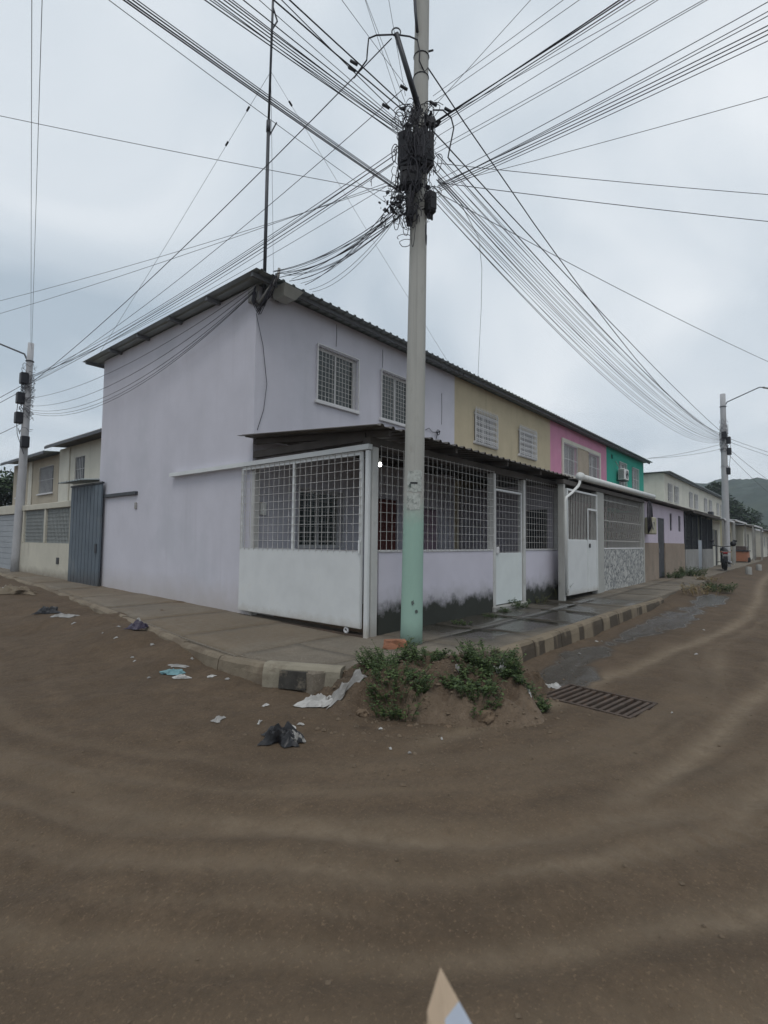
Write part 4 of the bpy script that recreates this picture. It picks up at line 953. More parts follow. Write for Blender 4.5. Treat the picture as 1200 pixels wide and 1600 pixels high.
lpo, lax = lamp_pole(-.12, 16.4, 8.55, 'concrete lamp pole with black boxes on the left-hand street, leaning slightly', (-.25, 1), 3.3, 1.35, 7.9, .16, .095, (.05, -.30))
rpo, rax = lamp_pole(29.9, -1.0, 10.5, 'concrete lamp pole by the motorbike on the right-hand street', (1.0, -.55), 3.6, 1.55, 9.75, .2, .14)
for (o, ax, zs) in ((lpo, lax, ((6.55, -.16), (5.85, -.17), (5.0, .10), (7.25, -.08))), (rpo, rax, ((7.75, .18), (7.1, .20), (5.95, .12), (8.05, -.05)))):
    for (z, s) in zs:
        c = ax(z)+RT*s-FW*.12; MB().bev(c[0]-.12, c[1]-.12, z-.2, c[0]+.12, c[1]+.12, z+.2, .02).build('cable_box', BOXB, o)
    mb = MB()
    for i in range(26):
        z = zs[0][0]+rnd.gauss(0, .6); c = ax(z)
        q = [c+np.array([math.cos(a)*rnd.uniform(.15, .24), math.sin(a)*rnd.uniform(.15, .24), rnd.uniform(-.15, .15)]) for a in np.linspace(0, 5.5, 12)]; mb.tube(q, .008, 4, False)
    tag(mb.build('cable_coil', CABLE, o, True), kind='stuff')
    c = ax(zs[0][0]); MB().tube([c-FW*.2+RT*zs[1][1], c-FW*.22-UPV*.6+RT*(zs[1][1]*1.2), c-FW*.2-UPV*1.3+RT*zs[1][1]*.9, c-FW*.18-UPV*2.+RT*.1], .012, 5).build('hanging_lead', CABLE, o)

# ------------------------------------------------------------------ overhead cables
def cable(P1, P2, via=None, r=.006, mat=CABLE, label='', group='', sag=None, endz=None, n=22, name='overhead_cable', wob=0.):
    """parabolic cable from P1 to P2; via (a pixel) fixes either the end height (endz None) or the sag"""
    P1 = np.array(P1, float); P2 = np.array(P2, float); d = P2[:2]-P1[:2]; Ln = np.linalg.norm(d); d /= Ln
    if via is not None:
        nr = np.array([d[1], -d[0], 0]); ry = ray(*via); t = ((P1-C) @ nr)/(ry @ nr); Q = C+ry*t; s = (Q[:2]-P1[:2]) @ d
        if endz is None: c = 4*(sag or .3)/Ln**2; b = (Q[2]-P1[2]-c*s*s)/s
        else:
            # z1 + b s + c s^2 = Qz ; z1 + b L + c L^2 = endz
            A = np.array([[s, s*s], [Ln, Ln*Ln]]); b, c = np.linalg.solve(A, [Q[2]-P1[2], endz-P1[2]])
    else: c = 4*(sag or .3)/Ln**2; b = (P2[2]-P1[2])/Ln-c*Ln
    pts_ = []
    for i in range(n+1):
        s = Ln*(i/n)**1.4; q = np.array([*(P1[:2]+d*s), P1[2]+b*s+c*s*s])
        if wob and 0 < i < n: q = q+np.array([rnd.uniform(-wob, wob), rnd.uniform(-wob, wob), rnd.uniform(-wob, wob)])
        pts_.append(q)
    o = MB().tube(pts_, r*.78, 5).build(name, mat, None, True, origin=P1); tag(o, label, 'cable', group or None); return pts_
WU = np.array([-24., -1.0]); WVv = np.array([-.6, -24.]); jt = lambda s: rnd.uniform(-s, s)
# A: over the junction along the right-hand street's line, upper left
for x0, py in ((320, 213), (328, 208), (334, 212), (341, 204), (350, 206), (357, 200), (363, 202), (380, 198), (405, 190), (440, 182)):
    cable(pp(626+jt(4), py, .0), (*WU+[jt(.3), jt(.3)], 0), (x0, 0), rnd.choice([.0055, .0065, .008]), CABLE, 'black cable in the dense bundle running from the corner pole over the junction', 'bundle over the junction', .55)
for x0, py, r_ in ((427, 176, .012), (453, 166, .012)):
    P = cable(pp(634, py, .05), (*WU, 0), (x0, 0), r_, CABLE, 'thick twisted power cable running from the corner pole over the junction', 'thick power cables over the junction', .5, wob=.004)
for x0, py in ((475, 135), (560, 160), (566, 190), (624, 150)):
    a_ = pp(632+jt(3), py, .02); e_ = gz(x0-40, -140, 10.2 if x0 > 500 else 8.6); e_ = a_+(e_-a_)*1.6
    cable(a_, e_, None, .0045, CABLEG, 'thin single wire leaving the corner pole steeply upwards', 'thin wires from the pole top', .03)
for x0, py, r_ in ((193, 302, .009), (199, 300, .009), (207, 297, .008), (214, 295, .006)):
    cable(pp(627, py, .05), (*WU+[0, jt(.2)], 0), (x0, 0), r_, CABLE, 'black cable in the lower pair of bundles from the corner pole over the junction', 'lower bundle over the junction', .6)
cable(pp(610, 322, .05), (*WU, 0), (170, 0), .0045, CABLEG, 'thin grey wire below the lower bundle over the junction', '', .6)
# C: towards the camera side of the right, upper right
for x0, py, r_ in ((968, 178, .011), (975, 176, .010), (984, 182, .008), (992, 186, .0055)):
    cable(pp(680, py+14, .0), (*WVv+[jt(.2), 0], 0), (x0, 0), r_, CABLE, 'thick black cable rising from the corner pole towards the upper right', 'thick cables to the upper right', .5, wob=.003)
for x0, py in ((829, 170), (880, 150), (905, 158), (1022, 190), (1028, 215), (1099, 235), (1105, 240)):
    cable(pp(678+jt(4), py, .0), (*WVv+[jt(.6), 0], 0), (x0, 0), .0048, CABLEG, 'thin wire rising from the corner pole towards the upper right', 'thin wires to the upper right', .5)
for y0, py in ((3, 282), (18, 290), (25, 292), (40, 288), (47, 293), (54, 296), (64, 300)):
    cable(pp(684+jt(3), py, .0), (*np.array([-.2, -24.])+[jt(.4), 0], 0), (1200, y0), rnd.choice([.0055, .007]), CABLE, 'cable in the loose sheaf fanning from the corner pole to the right', 'sheaf fanning to the right', .7)
cable(pp(684, 290, 0), (3.5, -24, 0), (1200, 151), .0045, CABLEG, 'faint grey wire below the fanning sheaf', '', .6)
cable(pp(684, 255, -.05), (13, -15, 0), (1200, 304), .006, CABLEG, 'upper of two nearly level wires crossing to the right', '', .3)
cable(pp(684, 285, -.05), (13, -16, 0), (1200, 346), .0065, CABLE, 'lower of two nearly level wires crossing to the right', '', .3)
# G: to the right-hand lamp pole
RPT = rax(7.95)
for i, (px, py, vy) in enumerate(((668, 105, 440), (672, 200, 446))):
    cable(pp(px, py, .0), RPT+np.array([0, 0, .25]), (900, vy), .013, CABLE, 'thick power cable sagging from the corner pole to the right-hand lamp pole', 'thick cables to the right-hand lamp pole', endz=RPT[2]+.2, wob=.004)
cable(pp(700, 246, .0), RPT, (900, 470), .012, CABLE, 'thick middle cable sagging to the right-hand lamp pole', '', endz=RPT[2])
for i in range(18):
    vy = 474+i*4.3+jt(2); py = 232+i*5.2+jt(4)
    cable(pp(680+jt(5), py, .0), RPT+np.array([jt(.08), jt(.08), -.1]), (900, vy), rnd.choice([.005, .006, .007]), rnd.choice([CABLE, CABLEG, CABLEG]), 'telephone cable in the curtain sagging to the right-hand lamp pole', 'curtain of cables to the right-hand lamp pole', endz=RPT[2]-.05-.012*i)
cable(pp(682, 300, 0), (34, -12, 0), (1200, 565), .007, CABLEG, 'faint wire descending to the far right', '', .8)
# H: to the left-hand lamp pole
LPT = lax(7.2)
for (px, py, vx, vy, r_) in ((612, 60, 300, 374, .011), (629, 140, 300, 420, .007), (622, 232, 300, 447, .007), (620, 240, 300, 453, .009), (618, 252, 300, 457, .009), (615, 256, 300, 462, .006), (612, 246, 300, 450, .005), (622, 280, 300, 468, .005)):
    cable(pp(px, py, .1), LPT+np.array([jt(.05), jt(.05), 0]), (vx, vy), r_, CABLE, 'black cable running from the corner pole past the roof to the left-hand lamp pole', 'cables to the left-hand lamp pole', endz=LPT[2]+jt(.2))
cable(pp(606, 300, .05), (-14, 16, 0), (0, 181), .0055, CABLEG, 'lone wire crossing the sky from the corner pole to the far left', '', .3)
for y0, py in ((470, 290), (490, 285)):
    cable(pp(606, py, .05), (-8, 26, 0), (0, y0), .005, CABLEG, 'faint wire sloping down to the far left', 'faint wires to the far left', .6)
for x0, dx in ((50, 0.), (66, .03)):
    a_ = lax(8.45)+np.array([dx, 0, -dx*4]); e_ = gz(x0, 0, 9.6); e_ = a_+(e_-a_)*1.5
    cable(a_, e_, None, .007, CABLEG, 'thin wire climbing almost straight up from the left-hand lamp pole', 'wires up from the left-hand lamp pole', .05)
for (z, d1) in ((7.1, -1), (6.9, -1), (5.7, -1)):
    cable(lax(z)-FW*.1, (-3.5, 36, z-1.2), None, .012, CABLE, 'cable running on along the left-hand street past the lamp pole', 'cables beyond the left-hand lamp pole', .5)
# I: fan down to the corner of the lilac roof
BR = np.array([.10, 2.46, 6.70])
for i in range(16):
    t = i/15; e_ = np.array([.02+1.0*t*t, 2.47, 6.70-.02*i/15])
    cable(pp(628+jt(10), 322+jt(16), .05), e_+np.array([0, jt(.03), jt(.05)]), None, rnd.choice([.005, .006, .008]), CABLE, 'service wire in the drooping fan between the corner pole and the lilac roof', 'fan of service wires to the lilac roof', .10+.16*rnd.random(), n=14)
# J: from the roof corner along the side wall to the left pole
for vy, zz_ in ((592, 6.55), (612, 6.3), (626, 6.2), (632, 6.15), (636, 6.1)):
    cable((-.16, 2.85, 6.45-.06*(vy-592)/20), (lax(zz_)[0]-.05, lax(zz_)[1], zz_), (150, vy), .007, CABLEG if vy < 600 else CABLE, 'service wire strung along the lilac side wall to the left-hand lamp pole', 'wires along the lilac side wall', endz=zz_)
# K: around the right pole
for (P2, z, sg_) in (((58, -9.0, 8.3), 8.0, .5), ((60, -10, 8.0), 7.8, .6), ((75, -6, 6.0), 7.5, .8), ((80, -5., 5.0), 7.2, 1.)):
    cable(rax(z), P2, None, .014, CABLEG, 'cable leading on from the right-hand lamp pole', 'cables beyond the right-hand lamp pole', sg_)
for z in (7.6, 7.3): cable(rax(z), (27.8, 2.6, 6.78), None, .012, CABLEG, 'service wire from the right-hand lamp pole to the green house roof', 'service wires to the green house', .12)
# L: thin drop to the beige house roof
p0 = pp(735, 298, -.3); e_ = pv(747, 590, RV0+.05)
o = MB().tube([pp(684, 280, 0), pp(720, 318, -.1), pv(748, 372, .2), pv(753, 420, .9), pv(752, 480, 1.6), pv(749, 540, 2.2), pv(747, 586, RV0+.06), pv(747, 592, RV0+.1)], .0055, 5).build('overhead_cable', CABLEG, None, True, origin=pp(684, 280)); tag(o, 'thin wire dropping straight to the beige house roof', 'cable')
# loops of heavy cable near the bracket pipe
o = MB().tube([pp(652, 62, .12), pp(640, 57, .25), pp(619, 54, .45), pp(588, 55, .5), pp(576, 60, .5), pp(574, 80, .5), pp(573, 94, .48), pp(560, 112, .42), pp(553, 122, .38)], .011, 6).build('jumper_cable', CABLE, None, True, origin=pp(652, 62, .12)); tag(o, 'arched black jumper cable draped over the bracket pipe', 'cable')
o = MB().tube([pp(652, 62, .12), pp(656, 80, .14), pp(655, 95, .15), pp(663, 112, .1), pp(669, 106, .05)], .010, 6).build('jumper_cable', CABLE, None, True, origin=pp(652, 62, .12)); tag(o, 'short black jumper cable hugging the pole below the bracket pipe', 'cable')
o = MB().tube([pp(676, 172, .1), pp(692, 172, .12), pp(705, 184, .12), pp(709, 200, .12), pp(704, 225, .1), pp(700, 246, .05), pp(704, 252, .02)], .011, 6).build('jumper_cable', CABLE, None, True, origin=pp(676, 172, .1)); tag(o, 'looped black jumper cable curling out right of the tangle', 'cable')
# inline splices on cables
for (px, py, nr) in ((603, 166, .15), (631, 137, .15), (550, 108, .35), (553, 98, .3), (700, 172, .05), (677, 162, .05)):
    c = pp(px, py, nr); d = RT*.05+UPV*rnd.choice([-.03, .03]); o = MB().tube([c-d, c-d*.5, c+d*.5, c+d], .022, 8).build('cable_clamp', BOXB, None, True, origin=c); tag(o, 'small black cable clamp near the top of the corner pole', 'cable clamp', 'cable clamps on the corner pole')

# ------------------------------------------------------------------ service bracket, lamp and antenna on the lilac house
sb = thing('service_bracket', 'bundle of grey conduit and black service leads on the corner of the lilac house', 'cable bracket', (-.1, 2.7, 6.1))
q0 = np.array([-.05, 2.80, 6.05])
MB().tube([np.array([.12, 2.44, 6.78]), np.array([.10, 2.44, 6.60]), np.array([.02, 2.62, 6.40]), np.array([-.06, 2.86, 6.10])], .028, 8).build('conduit', PLASTG, sb, True)
MB().bev(-.10, 2.86, 6.22, -.001, 3.10, 6.52, .01).build('meter_base', PLASTG, sb)
mb = MB()
for i in range(14):
    a = np.array([.10+jt(.05), 2.46+jt(.05), 6.62+jt(.06)]); b = np.array([-.10+jt(.05), 2.86+jt(.05), 6.42+jt(.08)]); c = np.array([-.06+jt(.05), 2.80+jt(.06), 6.02+jt(.10)])
    mb.tube([a, (a+c)/2+np.array([jt(.06), jt(.06), -.05]), c, (b+c)/2+np.array([-.05, .04, -.02]), b], .008, 5)
tag(mb.build('service_leads', CABLE, sb, True), kind='stuff')
q = [np.array([-.02, 2.93, 6.0]), pv(411, 540, 2.93), pv(417, 600, 2.93), pv(412, 640, 2.93), pv(402, 672, 2.93)]
MB().tube(q, .006, 5).build('drop_lead', CABLEG, sb, True)
fl = thing('flood_lamp', 'pale floodlight fixture under the eave at the corner of the lilac house', 'lamp', (.48, 2.75, 6.45))
MB().add([(.25, 2.42, 6.56), (.72, 2.42, 6.54), (.72, 2.85, 6.57), (.25, 2.85, 6.57), (.33, 2.55, 6.38), (.62, 2.55, 6.38), (.62, 2.85, 6.38), (.33, 2.85, 6.38)],
         [(0, 1, 2, 3), (4, 7, 6, 5), (0, 4, 5, 1), (1, 5, 6, 2), (2, 6, 7, 3), (3, 7, 4, 0)]).build('reflector', M('pale_grey_lamp', (.42, .43, .40), .08, 4, .5, .04), fl)
MB().box(.44, 2.85, 6.42, .52, 2.952, 6.50).build('wall_arm', STEEL, fl)
an = thing('antenna_mast', 'tall thin guyed antenna mast rising from the lilac house corner', 'antenna', (.14, 2.9, 6.6))
MB().tube([(.13, 2.9, 6.2), (.135, 2.9, 9.9)], .034, 8).build('lower_pipe', STEEL, an, True)
MB().tube([(.135, 2.9, 9.8), (.19, 2.9, 14.2)], .024, 8).build('upper_pipe', STEEL, an, True)
MB().tube([(.135, 2.9, 9.72), (.137, 2.9, 9.95)], .045, 8).build('joint_collar', STEEL, an, True)
MB().tube([(.135, 2.9, 9.6), (.30, 2.86, 10.0)], .014, 6).build('side_arm', STEEL, an)
MB().tube([(.16, 2.9, 12.4), (.25, 2.85, 12.1), (.17, 2.9, 11.9)], .018, 6).build('connector', STEEL, an)
for (e_, nins) in (((-.2, 9.8, 6.7), (.10, .2)), ((6.4, 2.7, 6.7), (.08,)), ((4.4, 8.0, 6.8), ())):
    a = np.array([.16, 2.9, 11.0]); e_ = np.array(e_); gw = MB().tube([a, a+(e_-a)*.5-UPV*.04, e_], .004, 4).build('guy_wire', CABLEG, an)
    for t in nins:
        c = a+(e_-a)*t; d = (e_-a)/np.linalg.norm(e_-a)*.05; MB().tube([c-d, c, c+d], .022, 6).build('insulator', BOXB, gw)

# ------------------------------------------------------------------ vegetation
def leafset(mb, c, dirv, ln, wd, fold=.25):
    d = np.array(dirv, float); d /= np.linalg.norm(d)+1e-9; s = np.cross(d, UPV)+np.array([jt(.3), jt(.3), jt(.3)]); s /= np.linalg.norm(s)+1e-9; n = np.cross(s, d)
    a = c; m_ = c+d*ln*.5+n*ln*.08; t = c+d*ln-UPV*ln*.12
    mb.add([a, m_+s*wd-n*wd*fold, t, m_-s*wd-n*wd*fold, m_], [(0, 1, 4), (1, 2, 4), (2, 3, 4), (3, 0, 4)])
def weed(u, v, z, size, n, label, name='weed_clump', group=None, leaf=LEAF, spread=1., up=.5, lf=.06, wid=.3):
    o = thing(name, label, 'weeds', (u, v, z-.01), group); st = MB(); lv = MB()
    for i in range(n):
        a = rnd.uniform(0, 6.28); rr = size*spread*math.sqrt(rnd.random())*.75; b = np.array([u+rr*math.cos(a)*.8, v+rr*math.sin(a)*.8, z-.03])
        if abs(u) < 4 and v < -.9: b[2] = mz(b[0], b[1])-.02
        h = size*rnd.uniform(.3, .8)*up*1.6; e_ = b+np.array([math.cos(a)*h*.6, math.sin(a)*h*.6, h])+np.array([jt(.05), jt(.05), 0])*size
        md = (b+e_)/2+np.array([0, 0, h*.12]); st.tube([b, md, e_], .004*max(.6, size*2), 4, False, .002)
        for k in range(rnd.randint(5, 9)):
            t = rnd.uniform(.25, 1.05); p = b+(e_-b)*t+np.array([0, 0, h*.1*math.sin(3.14*min(t, 1))]); aa = rnd.uniform(0, 6.28)
            leafset(lv, p, (math.cos(aa), math.sin(aa), rnd.uniform(-.1, .7)), lf*rnd.uniform(.6, 1.3), lf*wid*rnd.uniform(.7, 1.2))
    st.build('stems', leaf, o, origin=(u, v, z-.01)); lv.build('foliage', leaf, o, origin=(u, v, z-.01)); return o
def gpx(px, py): # on mound/road
    p = gz(px, py, .05)
    for _ in range(6): p = gz(px, py, mz(p[0], p[1]))
    return p
for (px, py, s, n, lab) in ((604, 1078, .34, 90, 'large bushy dark green weed on the left of the dirt mound'), (650, 1052, .24, 50, 'leafy weed creeping up behind the clay lump on the mound'), (738, 1098, .22, 46, 'low weed on the front face of the dirt mound'),
                            (765, 1060, .34, 90, 'broad leafy weed patch on the mound next to the striped kerb'), (828, 1084, .20, 44, 'bright leafy weed between the mound and the drain grate'), (705, 1112, .12, 14, 'small weed tuft low on the mound face'), (790, 1092, .18, 34, 'weed sprawling at the foot of the first kerb stone'),
                            (575, 1090, .14, 20, 'small weed at the left foot of the mound'), (625, 1062, .32, 80, 'thick weed covering the left shoulder of the mound'), (668, 1090, .22, 44, 'trailing weed halfway down the mound, next to the tall clay lump'), (745, 1072, .26, 60, 'dense low weed on the right shoulder of the mound')):
    p = gpx(px, py); weed(p[0], p[1], p[2], s*1.25, int(n*1.7), lab, group='weeds on the dirt mound', lf=.046, up=.42, spread=1.05)
for (u, v, s, n, lab, up) in ((4.72, -.22, .30, 44, 'bright green weed growing at the sill of the white porch door', .6), (3.95, -.25, .16, 22, 'small weed tuft left of the porch door sill', .5), (6.9, -.22, .30, 20, 'tall dried weed stalks against the mouldy wall by the white gate', 1.3), (5.9, -.2, .22, 16, 'sparse stalks against the mouldy low wall', 1.0),
                              (2.0, -.45, .22, 26, 'thin grass along the foot of the mouldy low wall', .35), (3.1, -.4, .2, 24, 'grassy patch on the wet pavement by the low wall', .35), (.9, -1.75, .2, 26, 'grass strip along the pavement joint behind the kerb', .35), (2.1, -1.8, .2, 24, 'mossy grass behind the second kerb stones', .3), (1.4, -1.75, .2, 22, 'short grass behind the first kerb stones', .3)):
    weed(u, v, float(pz(u, v)), s, n, lab, up=up, lf=.05 if up > .45 else .04, wid=.3 if up < .9 else .2, leaf=LEAF if up < .9 else leafmat('olive_leaf', (.075, .085, .04), .4))
for (px, py, s, n, lab, lf_) in ((1072, 898, .9, 60, 'low bushes at the foot of the brown plinth', LEAF), (1047, 901, .6, 36, 'small bush by the dark metal door', LEAF), (1123, 918, .55, 34, 'weed clump at the edge of the far pavement', LEAF), (1098, 922, .7, 12, 'dry brown stalks at the end of the pavement', DRY), (1105, 905, .5, 14, 'sparse dry weeds on the far pavement', DRY)):
    p = gz(px, py, .38); weed(p[0], p[1], float(pz(p[0], 0))-.03, s, int(n*2.6), lab, up=.38, lf=.075, spread=1.2, leaf=lf_)
def tree(x_, y_, z, h, rx, label, n=2600, leaf=LEAFD, ls=.22, cb=.35):
    o = thing('tree', label, 'tree', (x_, y_, z)); tr = MB()
    tr.tube([(x_, y_, z-.3), (x_+.1, y_, z+h*.25), (x_-.05, y_+.1, z+h*.5), (x_, y_, z+h*.8)], h*.035, 8, True, h*.01); cl = []
    for i in range(11):
        a = i*2.4; zz_ = z+h*rnd.uniform(cb, .8); e_ = np.array([x_+math.cos(a)*rx*rnd.uniform(.35, .8), y_+math.sin(a)*rx*rnd.uniform(.35, .8), zz_+h*rnd.uniform(.0, .18)])
        tr.tube([(x_, y_, zz_-h*.1), ((x_+e_[0])/2, (y_+e_[1])/2, zz_), e_], h*.012, 5, True, h*.004); cl.append((e_, rx*rnd.uniform(.28, .5)))
    cl.append((np.array([x_, y_, z+h*.85]), rx*.45)); tr.build('trunk', BARK, o)
    lv = MB()
    for i in range(n):
        c, r_ = rnd.choice(cl); d = np.array([rnd.gauss(0, 1) for _ in range(3)]); d /= np.linalg.norm(d); p = c+d*r_*(rnd.random()**.4)*np.array([1, 1, .75])
        leafset(lv, p, (d[0]+jt(.6), d[1]+jt(.6), d[2]*.5+jt(.5)), ls*rnd.uniform(.7, 1.4), ls*.38)
    lv.build('crown', leaf, o, origin=(x_, y_, z)); return o
def at(px, py, dist, z=None): return hd(px, py, dist)
p = hd(1146, 840, 86); tree(p[0], p[1], .3, 8.8, 3.3, 'rounded dark green tree behind the low front rooms', 7000, ls=.5, cb=.25)
p = hd(1108, 800, 88); tree(p[0], p[1], .3, 11.5, 4.2, 'tree crown showing above the far terrace roof', 6000, ls=.5)
p = hd(1176, 840, 110); tree(p[0], p[1], .3, 6.0, 3.0, 'low tree under the hill beyond the street end', 1800, ls=.45)
p = hd(2, 790, 36.5); tree(p[0], p[1], .4, 6.2, 2.0, 'dark bushy tree behind the garages of the left-hand street', 3000, ls=.3)
p = hd(-40, 790, 36); tree(p[0], p[1], .4, 6.0, 2.4, 'second bushy tree past the left edge garages', 1800, ls=.3)

# wooded hill behind the right-hand street
hu = np.arange(150, 620, 3.2); hv = np.arange(-330, 330, 3.2); X, Y = np.meshgrid(hu, hv, indexing='ij')
dirx = X*1.; ridge_h = 40+7*fbm(Y*.010, Y*0, 3, 80)-.035*np.clip(-Y-5, 0, 300)-.020*np.clip(Y-60, 0, 300)
Zh = ridge_h*np.exp(-((X-395-.15*Y)/105)**2)*1.0
Zh = Zh*(1+.10*fbm(X*.02, Y*.02, 3, 81))+np.clip(Zh/6, 0, 1)*(2.3*np.abs(fbm(X*.13, Y*.13, 3, 82))+1.2*fbm(X*.3, Y*.3, 2, 83))-1.2
HILL = M('wooded_hill', (.030, .046, .032), .5, .09, .95, .0, patch=((.050, .062, .038), .7, .05, .5))
tag(gridmesh('hill', X, Y, Zh, HILL, smooth=False), kind='structure')

# ------------------------------------------------------------------ motorbike, cart, stumps
BKP = gz(1132, 890, .43)
bk = thing('motorbike', 'black motorbike parked by the lamp pole, seen from behind', 'motorbike', (BKP[0], BKP[1], .41), None, R(10)); bk.scale = (1.15, 1.15, 1.15)
O0 = (0, 0, 0)
for x_, nm in ((-.62, 'wheel'), (.66, 'wheel')):
    wl = MB().torus((x_, 0, .31), (0, 1, 0), .235, .07, 22, 8).build(nm, RUBBER, bk, True, O0)
    mb = MB().torus((x_, 0, .31), (0, 1, 0), .16, .02, 18, 5)
    for k in range(6): a = k*math.pi/3; mb.tube([(x_, 0, .31), (x_+.16*math.cos(a), 0, .31+.16*math.sin(a))], .012, 5)
    mb.build('rim', CHROME, wl, True, O0)
def ell(mb, c, s, n=12, k=8):
    bm = bmesh.new(); bmesh.ops.create_uvsphere(bm, u_segments=n, v_segments=k, radius=1); bm.verts.index_update()
    mb.add([(c[0]+q.co.x*s[0], c[1]+q.co.y*s[1], c[2]+q.co.z*s[2]) for q in bm.verts], [tuple(q.index for q in f_.verts) for f_ in bm.faces]); bm.free(); return mb
ell(MB(), (.16, 0, .86), (.30, .15, .14)).build('tank', BIKE, bk, True, O0)
ell(MB(), (-.36, 0, .84), (.42, .14, .075)).build('seat', RUBBER, bk, True, O0)
mb = MB(); mb.bev(-.15, -.13, .35, .32, .13, .68, .05); mb.build('engine', STEEL, bk, False, O0)
MB().tube([(.66, .09, .31), (.50, .09, .80), (.44, .08, 1.02)], .026, 8).tube([(.66, -.09, .31), (.50, -.09, .80), (.44, -.08, 1.02)], .026, 8).build('fork', CHROME, bk, True, O0)
MB().tube([(-.62, .12, .31), (-.1, .12, .42), (.0, .1, .7), (-.65, .11, .84)], .022, 6).tube([(-.62, -.12, .31), (-.1, -.12, .42), (.0, -.1, .7), (-.65, -.11, .84)], .022, 6).build('frame', BIKE, bk, True, O0)
hb = MB().tube([(.28, -.42, 1.08), (.40, -.30, 1.06), (.44, 0, 1.02), (.40, .30, 1.06), (.28, .42, 1.08)], .018, 8).build('handlebar', BIKE, bk, True, O0)
for s in (-1, 1):
    MB().tube([(.36, s*.33, 1.07), (.34, s*.40, 1.25)], .009, 6).build('mirror_stem', BIKE, hb, True, O0)
    ell(MB(), (.33, s*.43, 1.28), (.03, .085, .055)).build('mirror', BIKE, hb, True, O0)
    MB().tube([(-.80, s*.10, .80), (-.80, s*.20, .80)], .022, 6).build('indicator', ORANGE, bk, True, O0)
    MB().tube([(-.1, s*.14, .36), (-.1, s*.28, .35)], .016, 6).build('footrest', RUBBER, bk, True, O0)
MB().bev(-.92, -.10, .52, -.90, .10, .66, .004).build('number_plate', PLASTW, bk, False, O0)
MB().add([(-.80, -.10, .84), (-.80, .10, .84), (-.95, .08, .62), (-.95, -.08, .62), (-.96, .08, .40), (-.96, -.08, .40), (-.78, -.10, .80), (-.78, .10, .80), (-.935, .08, .62), (-.935, -.08, .62), (-.945, .08, .40), (-.945, -.08, .40)],
         [(0, 1, 2, 3), (3, 2, 4, 5), (7, 6, 9, 8), (8, 9, 11, 10)]).build('rear_mudguard', BIKE, bk, False, O0)
mb = MB(); mb.bev(-.90, -.09, .72, -.83, .09, .80, .015); mb.build('tail_light', M('red_lens', (.22, .02, .02), .1, 5, .25, 0), bk, False, O0)
MB().tube([(.2, -.15, .38), (-.2, -.18, .30), (-.75, -.20, .36)], .045, 8, True, .05).build('exhaust', CHROME, bk, True, O0)
ell(MB(), (.56, 0, .92), (.11, .12, .11)).build('headlight', BIKE, bk, True, O0)
ell(MB(), (.30, -.36, 1.16), (.13, .12, .12)).build('hung_helmet', BIKE, bk, True, O0)
p = gz(1153, 878, .38)
ct = thing('street_cart', 'faded orange street vendor cart standing past the lamp pole', 'cart', (38.5, -.75, .42))
mb = MB(); mb.bev(38.0, -1.25, .55, 39.3, -.35, 1.25, .03); mb.build('body', ORANGE, ct)
MB().bev(37.95, -1.30, 1.251, 39.35, -.30, 1.33, .01).build('counter', STEEL, ct)
MB().bev(38.1, -1.15, 1.331, 39.2, -.45, 1.62, .02).build('display_case', M('smoky_case', (.10, .075, .07), .2, 4, .3, .02), ct)
for u in (38.25, 39.05):
    for v in (-1.27, -.34): MB().torus((u, v, .63), (0, 1, 0), .18, .035, 16, 6).build('wheel', RUBBER, ct)
for (px, py, lab) in ((1170, 893, 'short broken concrete stump at the road edge, whitened on top'), (1186, 888, 'second concrete stump at the road edge, further from the grate')):
    p = gz(px, py+4, .33); MB_ = MB().tube([(p[0], p[1], .1), (p[0], p[1], .55), (p[0]+.02, p[1], .66)], .14, 9, True, .12)
    o = MB_.build('concrete_stump', CONC, None, origin=(p[0], p[1], .1)); tag(o, lab, 'stump', 'concrete stumps at the road edge')

# ------------------------------------------------------------------ brick, clods, litter
def lump(c, s, seed, mat, name, label, cat, group=None, rough=.25, n=3, flat=1., rz=None, boxy=False):
    bm = bmesh.new()
    if boxy:
        bmesh.ops.create_cube(bm, size=1.6); bmesh.ops.subdivide_edges(bm, edges=list(bm.edges), cuts=3, use_grid_fill=True)
    else: bmesh.ops.create_icosphere(bm, subdivisions=n, radius=1)
    rr = random.Random(seed); ph = [rr.uniform(0, 9) for _ in range(3)]
    for q in bm.verts:
        d = q.co.copy(); k = 1+rough*float(fbm(np.array([d.x*1.7+ph[0]+d.z]), np.array([d.y*1.7+ph[1]-d.z*.7]), 3, seed)[0]); q.co = Vector((d.x*s[0]*k, d.y*s[1]*k, d.z*s[2]*k))
    me = bpy.data.meshes.new(name); bm.to_mesh(me); bm.free(); me.materials.append(mat); o = bpy.data.objects.new(name, me); COL.objects.link(o)
    o.location = tuple(c); o.rotation_euler = (0, 0, rr.uniform(0, 6.28) if rz is None else rz)
    tag(o, label, cat, group); return o
p = gz(618, 1012, .22); lump((p[0], p[1], pz(0, 0)+.055), (.175, .085, .065), 3, BRICK, 'broken_brick', 'broken orange-red brick lying at the foot of the corner pole', 'brick', None, .20, boxy=True, rz=math.atan2(RT[1], RT[0])+.1)
p = gpx(690, 1072); lump((p[0], p[1], p[2]+.08), (.17, .15, .20), 11, ROCK, 'clay_lump', 'tall tan clay lump standing in the dirt mound', 'rock', None, .30)
p = gpx(735, 1085); lump((p[0], p[1], p[2]+.03), (.14, .12, .12), 12, ROCK, 'clay_lump', 'smaller clay lump leaning beside the tall one on the mound', 'rock', None, .3)
p = gpx(640, 1108); lump((p[0], p[1], p[2]+.02), (.13, .12, .10), 13, ROCK, 'clay_lump', 'rounded clay lump low on the left face of the mound', 'rock', None, .3)
